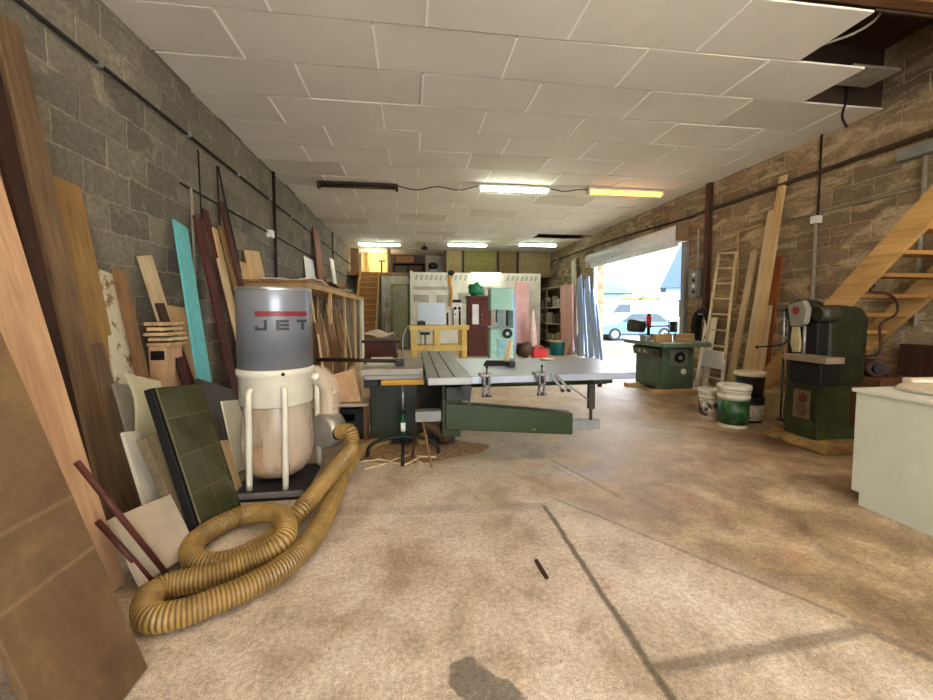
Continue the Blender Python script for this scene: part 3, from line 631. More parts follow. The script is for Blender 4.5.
# lath stack on a plywood box
bxm=thing('plywood_box','plywood box with a dark hand hole under the laths','box',(-2.05,3.75,0))
a=Vector((0,3.84,0)); b_=Vector((0,4.1,0)); xa_=max(WL+.03,P(145,330,Y=3.84).x); xb_=P(167,330,Y=3.84).x
MB().box(xa_+.02,xb_-.02,a.y,b_.y,0,1.06).build('body',W_PLY,bxm,bev=.004)
MB().box((xa_+xb_)/2-.05,(xa_+xb_)/2+.06,a.y-.006,a.y,.94,1.02).build('hand_hole',BLACK,bxm)
random.seed(5)
labs=['lowest lath','second lath from the bottom','middle lath','fourth lath from the bottom','topmost lath']
for k in range(5):
    z=1.06+k*.045; j=random.uniform(-.03,.03)
    one(MB().box(xa_+random.uniform(0,.02),xb_+random.uniform(-.02,.03),a.y-.02+j,b_.y+j,z+.001,z+.030),'wood_lath',labs[k]+' in the pile on the plywood box','lath',W_LIGHT if k%2 else W_PINE,(-2.16,a.y,z),.002)
# lower row
lean('grey_board','dull grey panel behind the wavy edged pale panel','panel',plain('dull_grey',(142,134,112),.7),(114,383),(129,381),(127,428),-1.60,-1.98,.02)
wv=[(0,0),(1,0),(1,1),(.0,1)]
ol=[(0,0),(1.05,0),(1.05,1),(0,1),(.06,.96),(.14,.9),(.17,.82),(.12,.72),(.04,.62),(0,.5)]
lean('curved_sheet','pale panel with a wavy cut left edge behind the green tiled panel','panel',plain('pale_grey_panel',(186,176,142),.55,0,.08),(126,373),(157,371),(141,452),-1.48,-1.86,.02,outline=ol)
lean('small_pale_board','small off white panel below the wavy edged panel','panel',plain('off_white',(196,188,168),.6,0,.06),(123,432),(139,427),(143,497),-1.38,-1.66,.02)
lean('worn_plank','grey worn plank with black edge and bolt holes left of the green tiles','plank',speckle('worn_grey',(120,104,78),(98,84,62),8,.4,.6),(145,438),(161,433),(180,520),-1.28,-1.50,.05)
# tiled panel
tm,nt,b=newmat('green_tiles'); t_=nd(nt,'ShaderNodeTexCoord'); sxx=nd(nt,'ShaderNodeSeparateXYZ'); nt.links.new(t_.outputs['Object'],sxx.inputs[0])
cb=nd(nt,'ShaderNodeCombineXYZ'); nt.links.new(sxx.outputs[0],cb.inputs[0]); nt.links.new(sxx.outputs[2],cb.inputs[1])
br=nd(nt,'ShaderNodeTexBrick'); br.offset=0
for k,v in (('Scale',1),('Mortar Size',.004),('Mortar Smooth',.2),('Brick Width',.212),('Row Height',.235)): br.inputs[k].default_value=v
br.inputs['Color1'].default_value=(*lin((62,64,36)),1); br.inputs['Color2'].default_value=(*lin((54,56,30)),1); br.inputs['Mortar'].default_value=(*lin((84,80,50)),1)
nt.links.new(cb.outputs[0],br.inputs['Vector']); nt.links.new(br.outputs[0],b.inputs['Base Color']); b.inputs['Roughness'].default_value=.18
bump(nt,b,mth(nt,'SUBTRACT',noise(nt,t_.outputs['Object'],5,3),br.outputs['Fac']),.3,.006)
lean('tile_slab','dark green tiled panel leaning left of the dust collector','panel',tm,(157,388),(199,377),(208,545),-1.195,-1.50,.012,bev=.001)
o=lean('black_board','thick black backing board behind the green tiles','panel',BLACK,(152,388),(193,378),(203,545),-1.215,-1.52,.05)
lean('bark_board','dark ridged board leaning right of the green tiled panel','board',wood('bark',(84,72,66),(26,18,16),'Z',.5,.1,30),(198,378),(229,373),(213,440),-1.52,-1.86,.03)
lean('white_offcut','narrow white offcut panel leaning behind the dust collector leg','panel',plain('white_panel',(214,202,176),.5,0,.04),(222,401),(238,396),(237,470),-1.40,-1.56,.015)
lean('wood_strip','short orange brown strip at the foot of the dark ridged board','strip',W_PINE,(216,441),(227,437),(233,497),-1.25,-1.42,.02)
lean('stone_slab','off white slab leaning low down behind the reddish rods','slab',plain('slab_white',(186,170,146),.45,0,.1,4),(112,518),(168,489),(149,594),-1.21,-1.42,.03)
for (fx,fy),(tx,ty),xt,lab in (((172,581),(80,466),-1.72,'upper one of two reddish brown rods crossing in front of the slab'),((159,589),(99,523),-1.62,'lower one of two reddish brown rods crossing in front of the slab')):
    a=P(fx,fy,Z=.02); b_=P(tx,ty,X=a.x-.22); d=(b_-a)
    one(MB().tube([a,a+d*1.03],.013,10),'wooden_rod',lab,'rod',plain('rod_red',(88,46,38),.45,0,.2),a)

# ------------------------------------------------------------------ timber rack on the left wall
rk=thing('timber_rack','tall timber rack of upright posts along the left wall','rack',(-2.0,9,0))
RX=-1.42
for y in (6.05,7.5,9.0,10.6): MB().box(RX-.05,RX,y-.04,y+.04,0,1.78).build('post',W_PINE,rk,bev=.003); MB().box(WL+.03,WL+.08,y-.04,y+.04,0,1.78).build('post',W_PINE,rk)
for y in (6.05,7.5,9.0,10.6): MB().box(WL+.03,RX,y-.03,y+.03,1.70,1.78).build('cross_bar',W_X,rk)
MB().box(WL+.02,RX+.02,5.95,12.3,1.78,1.815).build('top_shelf',wood('rack_shelf',(150,112,70),(104,74,42),'Y'),rk)
MB().box(RX-.02,RX+.01,5.95,12.2,1.70,1.78).build('front_rail',W_Y,rk)
MB().box(WL+.02,RX+.01,12.2,12.28,0,1.79).box(RX-.06,RX+.01,11.85,12.2,0,1.70).build('end_panel',plain('end_panel_white',(206,198,176),.6,0,.08),rk)
MB().box(WL+.02,RX-.06,6.0,12.1,0,.06).build('floor_board',W_BROWN,rk)
random.seed(21)
kinds=[('pale_strip','long pale wooden strip standing among others in the timber rack','strip',W_LIGHT,'pale strips in the timber rack'),
       ('maroon_strip','long maroon wooden strip standing among others in the timber rack','strip',W_MAROON,'maroon strips in the timber rack'),
       ('brown_strip','long brown wooden board standing among others in the timber rack','strip',W_BROWN,'brown boards in the timber rack')]
for k in range(56):
    y=6.25+k*.098; y2=y+random.uniform(-.22,.22); nm,lb,ct_,mt_,gp=kinds[random.choice((0,0,1,2,2))]
    x0=random.uniform(-1.85,-1.5); h=random.uniform(1.2,1.66); w_=random.uniform(.03,.09)
    if any(abs(y2-q)<.11 for q in (6.05,7.5,9.0,10.6)) : y2=y
    one(MB().bar((x0,y,.075),(x0-.22,y2,h),w_,.02,(1,0,0)),nm,lb,ct_,mt_,(x0,y,.06),.002,gp)
# things on the rack
def wavy(x0,x1,y0,y1,z,h,seed,n=14,th=.012,bump_=.06):
    vs=[];fs=[]
    for lay in (0,1):
        for i in range(n+1):
            for j in range(n+1):
                x=x0+(x1-x0)*i/n; y=y0+(y1-y0)*j/n
                q=mnoise.noise(Vector((x*3.1,y*2.6,seed)))*.5+.5
                vs.append((x,y,z+.002+h*q*(1 if lay else .94)+lay*th))
    m=(n+1)**2; ix=lambda l,i,j: l*m+i*(n+1)+j
    for i in range(n):
        for j in range(n):
            fs.append((ix(1,i,j),ix(1,i+1,j),ix(1,i+1,j+1),ix(1,i,j+1))); fs.append((ix(0,i,j),ix(0,i,j+1),ix(0,i+1,j+1),ix(0,i+1,j)))
    for i in range(n):
        fs+= [(ix(0,i,0),ix(0,i+1,0),ix(1,i+1,0),ix(1,i,0)),(ix(0,i+1,n),ix(0,i,n),ix(1,i,n),ix(1,i+1,n)),
              (ix(0,0,i+1),ix(0,0,i),ix(1,0,i),ix(1,0,i+1)),(ix(0,n,i),ix(0,n,i+1),ix(1,n,i+1),ix(1,n,i))]
    return MB().add(vs,fs,True)
one(wavy(-2.34,-1.48,6.5,7.6,1.817,.10,1.0),'plastic_sheet','crumpled white plastic sheet at the near end of the rack top','sheet',WHITE,(-2,7,1.817))
one(wavy(-2.3,-1.44,7.65,8.9,1.817,.09,5.0),'tarpaulin','crumpled black plastic tarpaulin on the middle of the rack top','tarpaulin',BLACK,(-2,8.3,1.817))
one(wavy(-2.3,-1.44,9.0,10.2,1.817,.08,8.0),'paper_sheets','heap of pale paper sheets at the far end of the rack top','paper',CLOTH,(-2,9.6,1.817))
one(MB().ball((-1.7,10.9,1.895),.2,.3,.085,jit=.3,seed=4),'dark_bundle','dark bundle lying last at the far end of the rack top','bundle',DARKBROWN,(-1.7,10.9,1.815))
ya,yb=P(303,268,X=-2.34).y,P(317,268,X=-2.34).y
one(MB().bar((-2.30,(ya+yb)/2,1.822),(-2.375,(ya+yb)/2,2.62),.9,.015,(1,0,0)),'white_sheet','bright white upright patch above the rack against the block wall','sheet',plain('bright_white',(236,234,226),.4,0,.03),(-2.34,ya,1.74))  # thin bright white slab forming a pale patch at the wall
ya,yb=P(314,270,X=-2.3).y,P(323,270,X=-2.3).y
one(MB().bar((-2.2,(ya+yb)/2,1.822),(-2.36,(ya+yb)/2,3.42),.62,.03,(1,0,0)),'reddish_board','tall reddish brown board standing on top of the rack','board',wood('red_board',(150,86,60),(112,60,40)),(-2.3,ya,1.74))
ya,yb=P(328,270,X=-2.1).y,P(335,270,X=-2.1).y
one(MB().bar((-1.98,(ya+yb)/2,1.822),(-2.1,(ya+yb)/2,2.78),.42,.03,(1,0,0)),'white_board','short white board standing on the far part of the rack','board',WHITE,(-2.1,ya,1.74))
one(MB().box(WL+.005,WL+.04,11.75,15.5,1.2,2.35),'wall_cladding','tan wooden panelling on the left wall past the rack','panelling',wood('tan_panel',(150,116,72),(116,84,48),'Z'),(WL,13.6,1.2))
# boards leaning on the front of the rack
one(MB().bar((-1.16,6.15,.03),(-1.37,6.15,1.22),.36,.02,(1,0,0)),'mdf_board','brown fibreboard leaning on the near post of the timber rack','board',W_MDF,(-1.16,6.15,0),.002)
one(MB().bar((-1.18,7.05,.03),(-1.37,7.05,1.16),.50,.02,(1,0,0)),'mdf_board','second brown fibreboard leaning on the rack farther along','board',W_MDF,(-1.18,7.05,0),.002)
one(MB().bar((-1.0,4.86,.41),(-1.10,4.96,1.10),.05,.018,(1,0,0)),'pale_strip','short pale strip standing on the low bench behind the plywood offcut','strip',W_LIGHT,(-1.0,4.86,.405))
a0,a1=P(339,402,Y=4.40),P(361,396,Y=4.40); a2,a3=P(354,369,Y=4.58),P(332,375,Y=4.58); a0.z=a1.z=.407
one(MB().prism([a0,a1,a2,a3],(0,.018,0)),'plywood_offcut','square pale plywood offcut leaning on top of the low bench','board',W_PLY,(a0.x,a0.y,.405))
one(MB().bar((-.60,4.75,.41),(-.64,4.90,.80),.035,.03),'pine_batten','short pine batten upright at the right end of the low bench','batten',W_PINE,(-.60,4.75,.405))
one(MB().bar((-.50,4.60,.41),(-.53,4.72,.60),.05,.02),'pine_batten','stubby pine offcut at the far right edge of the low bench','offcut',W_PLY,(-.50,4.6,.405))

# ------------------------------------------------------------------ benches behind the saw
bn=thing('tool_bench','brown bench with drawer front left behind the saw','bench',(-.55,7.3,0))
MB().box(-.85,-.22,7.0,7.7,.84,.88).build('top',W_DARK,bn); MB().box(-.80,-.28,7.02,7.66,.60,.84).build('drawer',wood('drawer_red',(92,48,36),(60,30,24),'X'),bn,bev=.004)
for x,y in ((-.78,7.06),(-.30,7.06),(-.78,7.62),(-.30,7.62)): MB().box(x-.03,x+.03,y-.03,y+.03,0,.60).build('leg',W_DARK,bn)
one(wavy(-.82,-.32,7.05,7.6,.88,.20,3.0),'crumpled_sheets','crumpled pale paper and rags heaped on the brown bench','paper',CLOTH,(-.6,7.3,.88))
pp_=[Vector((-.16,6.9,.011))]+[Vector((-.16+.16*(1-math.cos(PI*i/12))*1.0,6.9+.02*i,.85+.30*math.sin(PI*i/12))) for i in range(13)]+[Vector((.16,7.16,.011))]
one(MB().tube(pp_,.012,8),'bent_tube','bent chrome tube arching up beside the brown bench','tube',STEEL,(-.16,6.9,0))
YW=plain('frame_yellow',(206,178,98),.5,0,.1)
yf=thing('yellow_trestle','yellow painted wooden frame stand behind the saw','frame',(.6,7.1,0))
for x in (.03,.42,.90):
    for y in (7.0,7.45): MB().box(x-.045,x+.045,y-.04,y+.04,0,1.06).build('post',YW,yf,bev=.004)
MB().box(-.05,.98,6.94,7.51,1.06,1.135).build('top_rail',YW,yf,bev=.004)
for y in (7.0,7.45): MB().box(-.02,.95,y-.03,y+.03,.70,.79).build('lower_rail',YW,yf,bev=.004)
bt=thing('black_device','small black box on the left end of the yellow frame','box',(.16,7.1,1.135)); MB().box(.09,.23,7.05,7.2,1.137,1.205).build('body',BLACK,bt,bev=.008); MB().box(.12,.20,7.07,7.16,1.205,1.22).build('lid',GREY,bt)
dv=thing('hand_drill','dark tool standing on the lower rail of the yellow frame','tool',(.22,7.0,.79)); MB().box(.14,.30,6.98,7.04,.972,1.02).build('body',BLACK,dv,bev=.01); MB().box(.20,.24,6.985,7.03,.792,.972).build('stem',GREY,dv)
for k,(x,h,m_) in enumerate(((.62,.22,BLACK),(.72,.30,GREY),(.84,.26,BLACK))):
    one(MB().cyl((x,7.15,1.137),(x,7.15,1.137+h),.018),'upright_bar',('left','middle','right')[k]+' of three short upright bars on the yellow frame','bar',m_,(x,7.15,1.135))

# ------------------------------------------------------------------ far end: partition, stairs, mezzanine
pt=MB().box(0.0,4.86,15.0,15.12,0,2.84); struct(pt,'wall_partition',GYPS)
for x0,x1,z0,z1 in ((.05,.62,1.75,2.02),(.9,1.5,1.72,2.02),(.05,1.3,2.2,2.32),(2.2,3.0,2.2,2.34),(3.3,3.4,.8,2.3),(1.7,2.1,1.7,2.1)):
    struct(MB().box(x0,x1,14.992,15.0,z0,z1),'trim_3',GYPG)
for k in range(26):
    x=.1+k*.18; 
    if 1.95<x<3.4: continue
    struct(MB().prism([(x,14.992,2.56),(x+.09,14.992,2.56),(x+.15,14.992,2.74),(x+.06,14.992,2.74)],(0,.008,0)),'trim_4',GYPG)
struct(MB().box(-.06,.03,14.95,15.15,0,2.88),'trim_5',GYPS)
one(MB().box(.2,1.2,14.93,14.985,.85,1.72),'white_board_sheet','pale bluish board hung on the left of the partition','board',plain('bluish_white',(206,216,226),.4,0,.04),(.7,14.98,.85),.004)
st=thing('hanging_strap','orange tan strap hanging on the partition above the yellow frame','strap',(1.4,14.95,2.7))
MB().tube(smooth_path([(1.42,14.97,2.86),(1.38,14.95,2.5),(1.44,14.95,2.1),(1.38,14.95,1.6)],5),.055,8).build('band',plain('strap_orange',(196,136,62),.7),st); MB().ball((1.44,14.93,2.82),.12,.06,.1,jit=.4).build('hook',BLACK,st)
fb=thing('fuse_box','white fuse panel with dark dials on the partition','electrical box',(1.66,14.95,1.5))
MB().box(1.48,1.84,14.9,14.99,1.15,1.72).build('panel',WHITE,fb,bev=.01)
for x in (1.58,1.74): MB().cyl((x,14.895,1.52),(x,14.9,1.52),.06).build('dial',BLACK,fb); MB().cyl((x,14.895,1.3),(x,14.9,1.3),.035).build('dial',GREY,fb)
MB().box(1.5,1.8,14.9,14.99,1.74,1.84).build('cover',BLACK,fb)
rc=thing('wooden_cupboard','dark red brown wooden cupboard with glazed door against the partition','cupboard',(2.1,12.7,0))
WC=wood('cupboard_wood',(96,46,32),(62,28,20))
MB().box(1.73,2.46,12.5,12.95,0,1.82).build('carcass',WC,rc,bev=.006); MB().box(1.69,2.50,12.46,12.98,1.82,1.88).build('cornice',WC,rc,bev=.01)
d_=MB().box(1.80,2.12,12.475,12.5,.9,1.74).build('door',WC,rc,bev=.004); MB().box(1.86,2.06,12.468,12.476,1.0,1.62).build('glass_pane',plain('pane_pale',(206,196,190),.1),d_)
d_=MB().box(2.14,2.42,12.475,12.5,.9,1.74).build('door',WC,rc,bev=.004); MB().ball((2.17,12.465,1.3),.015).build('knob',STEEL,d_)
one(MB().ball((1.98,12.7,2.08),.24,.18,.20,jit=.55,seed=9),'green_bag','crumpled green bag on top of the red brown cupboard','bag',plain('bag_green',(22,112,70),.5,0,.2),(1.98,12.7,1.88))
one(MB().ball((2.3,12.7,2.0),.14,.14,.12,jit=.3,seed=2),'cloth_bundle','small beige bundle beside the green bag on the cupboard','bundle',CLOTH,(2.3,12.7,1.88))
bs=thing('bandsaw','pale green bandsaw with dark table and wheel motor','bandsaw',(2.45,11.2,0))
MB().box(2.14,2.78,11.0,11.4,1.42,2.04).build('upper_housing',G_PALE,bs,bev=.03); MB().box(2.14,2.80,11.0,11.4,.02,.94).build('lower_housing',G_PALE,bs,bev=.02)
MB().box(2.66,2.80,11.05,11.35,.94,1.42).build('column',plain('column_dark',(70,92,84),.5),bs,bev=.006); MB().box(2.06,2.62,10.9,11.5,.94,.985).build('work_table',GREY,bs,bev=.004)
MB().box(2.30,2.335,11.0,11.05,1.1,1.45).build('blade_guide',BLACK,bs); MB().box(2.38,2.60,11.36,11.40,.985,1.42).build('back_guard',plain('guard_blue',(176,206,214),.3),bs)
MB().cyl((2.62,10.96,.78),(2.62,11.0,.78),.14,n=24).build('hand_wheel',BLACK,bs); MB().cyl((2.62,10.95,.78),(2.62,10.96,.78),.05).build('hub',STEEL,bs)
MB().box(2.35,2.6,10.99,11.0,.15,.62).build('access_door',plain('door_blue',(120,158,158),.5),bs)
one(MB().bar((3.72,13.35,.02),(3.72,13.5,2.40),.03,.46,(1,0,0)),'pink_sheet','pink and pale panel standing in front of the partition right of the bandsaw','panel',PINKP,(3.72,13.4,0))
one(MB().bar((3.36,13.2,.02),(3.36,13.35,2.0),.03,.2,(1,0,0)),'pale_sheet','narrow pale blue panel left of the pink panel by the bandsaw','panel',PVC,(3.36,13.25,0))
one(MB().tube([(3.97,13.0,1.45),(3.95,12.98,1.1),(3.98,13.0,.7),(3.96,13.0,.02)],[.03,.08,.13,.15],10),'hanging_coat','pale pink cloth draped right of the pink panel','cloth',plain('cloth_pink',(220,188,176),.9,0,.1),(3.95,13,0))
ct2=thing('red_canister','red plastic canister with a handle on the floor by the far right shelves','canister',(3.85,11.9,0))
MB().box(3.62,4.06,11.8,12.1,0,.26).build('body',RED,ct2,bev=.03); MB().tube(smooth_path([(3.70,11.95,.25),(3.74,11.95,.34),(3.92,11.95,.34),(3.97,11.95,.25)],4),.02,8).build('handle',RED,ct2); MB().cyl((3.66,11.95,.25),(3.66,11.95,.31),.03).build('cap',BLACK,ct2)
one(MB().ball((3.36,11.9,.24),.26,.22,.235,jit=.35,seed=13),'dark_sack','dark brown sack slumped left of the red canister','sack',RUST,(3.36,11.9,0))
tb=thing('teal_tub','dark teal plastic tub with pale lid at the foot of the shelves','tub',(4.62,12.5,0))
MB().lathe([(.19,0),(.22,.02),(.24,.40),(.25,.43)],(4.62,12.5,0),24).build('tub',TEAL,tb); MB().lathe([(.25,.425),(.26,.43),(.26,.46),(0,.465)],(4.62,12.5,0),24).build('lid',plain('tub_lid',(176,160,110),.5),tb)
# shelves at the far right
sh=thing('metal_shelving','tall open shelving full of tins on the far right wall','shelving',(5.35,15,0))
for y in (13.5,15.0,16.5):
    for x in (5.12,5.6): MB().box(x-.02,x+.02,y-.02,y+.02,0,2.3).build('upright',W_OLD,sh)
for z in (.3,.95,1.55,2.28): MB().box(5.09,5.62,13.46,16.54,z-.02,z+.02).build('shelf',plain('shelf_pale',(180,168,140),.7),sh)
random.seed(31); tcol=[plain('tin_a',(160,150,130),.5),plain('tin_b',(120,100,70),.6),plain('tin_c',(196,190,176),.5),plain('tin_d',(70,60,52),.6)]
nm_=['grey beige tins','brown tins','white tins','dark tins']
for z in (.322,.972,1.572):
    for k in range(11):
        y=13.68+k*.26; i=random.randrange(4); h=random.uniform(.2,.42); r=random.uniform(.09,.12)
        if abs(y-15)<.12: continue
        one(MB().lathe([(r*.96,0),(r,.01),(r,h-.02),(r*.9,h-.01),(r*.9,h)],(5.34,y,z),14),'paint_tin',nm_[i][:-1]+' standing in a row on the far right shelving','tin',tcol[i],(5.34,y,z),group=nm_[i]+' on the far shelving')
# sheets and profiles leaning by the doorway
lean('pink_insulation','left pink board leaning at the near end of the far shelving','board',PINKP,(560,287),(566,286),(561,340),5.00,5.05,.04)
lean('pink_insulation','right pink board leaning at the near end of the far shelving','board',PINKP,(566.5,287),(572,285),(567,340),4.94,5.03,.04)
lean('tall_pole','tallest pale pole leaning beside the roller doorway','pole',plain('pole_pale',(190,182,164),.5),(571,262),(575,262),(573,350),5.16,5.50,.05)
pv=[((577,279),(581.5,279),(579,350),'leftmost long bluish profile leaning left of the doorway'),((584,281),(589,282),(588,350),'second long bluish profile leaning left of the doorway'),
    ((589.5,293),(593.5,293),(594,350),'third bluish profile leaning left of the doorway, a little shorter'),((594.5,306),(597.5,307),(599,350),'rightmost bluish profile leaning against the door rail'),
    ((566,313),(570,313),(570,352),'short bluish profile leaning in front of the pink boards'),((574.5,326),(578,326),(577,352),'short greyish profile leaning below the tallest pole'),
    ((581.8,290),(584,290),(585,350),'thin bluish profile between the two longest profiles')]
for i,(a,b_,c,lb) in enumerate(pv): lean('plastic_profile',lb,'profile',PVC if i!=5 else GREY,a,b_,c,5.02-.0*i,5.36-.04*(i==4),.03)
one(MB().cyl((4.72,12.0,.01),(5.0,12.25,.85),.015),'thin_stick','thin pale stick leaning beside the bluish profiles','stick',W_LIGHT,(4.72,12,0))
# far stairs, cupboard, mezzanine
fs_=thing('far_staircase','steep open wooden staircase at the far left rising to the lit doorway','staircase',(-1.5,14.4,0))
for x in (-1.95,-1.24): MB().prism([(x,13.3,0),(x,13.55,0),(x,15.9,2.90),(x,15.65,2.90)],(.05,0,0)).build('stringer',W_STAIR,fs_)
for k in range(13): z=.21*(k+1); y=13.45+2.3*z/2.84; MB().box(-1.90,-1.24,y-.02,y+.2,z-.035,z).build('tread',W_STAIR,fs_); 
for k in range(13): z=.21*(k+1); y=13.45+2.3*z/2.84; MB().box(-1.90,-1.24,y+.17,y+.19,z,z+.175).build('riser',wood('riser_wood',(150,104,54),(110,74,36),'X'),fs_)
struct(MB().box(WL,WR,15.85,YB,2.78,2.9),'mezzanine_floor',W_BROWN)
struct(MB().box(-1.15,-.1,15.9,16.0,0,2.78),'wall_recess',PLASTER)
oc=thing('olive_cupboard','tall olive green cupboard door with glazed top at the far left','cupboard',(-.4,15.7,0))
MB().box(-.78,-.10,15.55,15.88,0,2.45).build('carcass',OLIVE,oc,bev=.01)
d_=MB().box(-.70,-.16,15.53,15.55,.05,2.38).build('door',plain('olive_door',(128,128,88),.5),oc,bev=.006); MB().box(-.62,-.24,15.522,15.53,1.78,2.28).build('glass_pane',plain('pane_olive',(110,104,80),.15),d_); MB().ball((-.64,15.51,1.1),.02).build('knob',STEEL,d_)
one(MB().bar((-1.05,15.6,.01),(-1.05,15.8,1.3),.12,.03,(1,0,0)),'brown_board','narrow brown board leaning on the recess wall beside the far staircase','board',W_BROWN,(-1.05,15.6,0))
one(MB().box(-1.02,-.86,15.8,15.895,1.55,1.75).box(-.98,-.9,15.8,15.895,1.78,1.95),'wall_bracket','small dark fitting on the recess wall by the far stairs','fitting',GREY,(-.94,15.89,1.55))
# lit upper room
struct(MB().box(-2.05,-.92,17.2,17.25,2.9,CEIL),'wall_upper',plain('upper_yellow',(226,200,140),.7,0,.04))
struct(MB().box(-2.3,-2.0,16.0,16.1,2.9,CEIL).box(-.92,-.80,15.9,16.0,2.9,CEIL),'trim_6',W_BROWN)
struct(MB().box(-1.75,-1.68,16.9,16.98,2.9,CEIL),'trim_7',plain('door_frame_upper',(180,150,96),.6))
rl=thing('handrail','small dark handrail post at the head of the far stairs','handrail',(-1.12,15.9,2.9)); MB().cyl((-1.14,15.95,2.9),(-1.14,15.95,3.35),.03).build('post',DARKBROWN,rl); MB().cyl((-1.24,15.95,3.34),(-1.0,15.95,3.34),.03).build('rail',DARKBROWN,rl)
lp=bpy.data.lights.new('upper_room_lamp','POINT'); lp.energy=18; lp.color=(1,.82,.5); lp.shadow_soft_size=.12
lo=bpy.data.objects.new('upper_room_lamp',lp); COL.objects.link(lo); lo.location=(-1.45,16.45,3.55)
# mezzanine front: dark stores on the left, panels on the right
mz=[( -.0,1.30,PLASTER,'beige panel'),(1.32,2.0,plain('mezz_tan',(150,128,84),.7),'tan panel'),(2.02,3.4,plain('mezz_olive',(122,112,58),.7),'olive panel'),(3.42,4.2,plain('mezz_brown',(120,96,56),.7),'brown panel'),(4.22,5.6,plain('mezz_beige',(140,118,84),.7),'beige brown panel')]
for x0,x1,m_,lb in mz[1:]: one(MB().box(x0+.01,x1-.01,16.0,16.03,2.9,CEIL-.02),'loft_board',lb+' closing the loft front above the partition','panel',m_,(x0,16,2.9),.003)
for x in (1.31,2.01,3.41,4.21): one(MB().box(x-.04,x+.04,15.9,15.99,2.9,CEIL-.01),'loft_post','dark upright post at the front of the loft','post',W_DARK,(x,15.94,2.9),group='loft posts')
sf=thing('loft_shelf','dark brown shelf full of boxes on the loft at far left','shelf',(-.1,16.4,2.9))
MB().box(-.75,.55,16.1,16.7,3.28,3.32).build('board',W_DARK,sf); MB().box(-.75,-.70,16.1,16.7,2.9,3.28).build('side',W_DARK,sf); MB().box(.5,.55,16.1,16.7,2.9,3.28).build('side',W_DARK,sf); MB().box(-.75,.55,16.68,16.7,2.9,3.7).build('back',DARKBROWN,sf)
for k,(x0,x1,z0,z1,m_,lb) in enumerate(((-.68,-.15,2.901,3.2,DARKBROWN,'dark brown box on the lower left of the loft shelf'),(-.1,.4,2.901,3.22,RUST,'rust brown box on the lower right of the loft shelf'),(-.6,0.1,3.321,3.58,W_MDF,'fibreboard box on top of the loft shelf'))):
    one(MB().box(x0,x1,16.2,16.6,z0,z1),'storage_box',lb,'box',m_,(x0,16.4,z0),.005)
km=thing('grey_machine','small dark machine on the loft edge above the partition','machine',(.85,16.3,2.9)); MB().box(.65,1.1,16.2,16.5,2.901,3.08).build('base',GREY,km,bev=.01); MB().ball((.85,16.35,3.22),.2,.15,.15).build('drum',BLACK,km)

# ------------------------------------------------------------------ right side: shaper
sp_=thing('spindle_shaper','green spindle shaper on wooden skids by the doorway','shaper',(4.46,6.7,0))
for y,x0,x1 in ((6.30,4.0,4.95),(7.0,3.92,4.8)): MB().box(x0,x1,y-.06,y+.06,0,.06).build('skid',W_X,sp_,bev=.004)
MB().box(4.17,4.74,6.27,7.10,.06,.79).build('cabinet',G_LIGHT,sp_,bev=.012)
MB().box(4.155,4.17,6.35,7.05,.12,.50).build('side_door',G_LIGHT,sp_,bev=.006)
cpn=MB().prism([(4.17,6.30,.60),(4.17,6.30,.78),(4.10,6.30,.74),(4.13,6.30,.60)],(0,.80,0)).build('control_panel',plain('panel_black',(40,44,40),.4),sp_)
for k in range(5): MB().box(4.105,4.118,6.62+k*.08,6.66+k*.08,.65,.70).build('button',WHITE if k%2 else GREY,cpn)
MB().cyl((4.10,6.42,.67),(4.12,6.42,.67),.05).build('dial',BLACK,cpn)
MB().box(4.02,4.86,6.02,7.28,.79,.86).build('table',plain('shaper_table',(104,122,94),.4,.2),sp_,bev=.008)
MB().box(4.86,5.06,6.3,6.9,.825,.858).build('extension_bar',STEEL,sp_,bev=.003)
pl_=MB().box(4.30,4.62,6.258,6.27,.46,.74).build('dial_plate',plain('plate_dark',(112,116,104),.4,.3),sp_,bev=.004)
MB().cyl((4.46,6.23,.60),(4.46,6.258,.60),.092,n=24).build('hand_wheel',BLACK,pl_); MB().cyl((4.46,6.222,.60),(4.46,6.232,.60),.035).build('hub',STEEL,pl_)
MB().cyl((4.55,6.255,.36),(4.55,6.27,.36),.05,n=6).build('badge',CREAM,sp_)
for x0,x1 in ((4.12,4.42),(4.50,4.84)): MB().box(x0,x1,6.40,6.50,.86,.99).build('fence',W_X,sp_,bev=.004)
MB().cyl((4.46,6.62,.86),(4.46,6.62,1.0),.045).build('spindle',STEEL,sp_)
pf=thing('power_feeder','dark feed motor on a red post standing on the shaper table','feeder',(4.5,6.9,.86))
MB().cyl((4.34,6.98,.862),(4.34,6.98,1.34),.028).build('post',BLACK,pf); MB().cyl((4.34,6.98,1.08),(4.34,6.98,1.30),.042).build('sleeve',RED,pf)
MB().cyl((4.28,6.98,1.10),(4.76,6.85,1.12),.016).build('arm',STEEL,pf); MB().cyl((3.98,7.02,1.12),(4.24,6.99,1.10),.115,n=20).build('motor',plain('motor_dark',(44,42,38),.5),pf)
MB().box(4.70,4.80,6.80,6.90,1.0,1.2).build('feed_head',BLACK,pf,bev=.012)
for x in (4.62,4.76): MB().cyl((x,6.8,.862),(x,6.8,1.32),.010).build('rod',STEEL,pf)
one(MB().box(4.06,4.20,6.62,6.80,.861,.95),'grey_block','grey block at the left end of shaper table','block',GREY,(4.13,6.7,.86),.01)
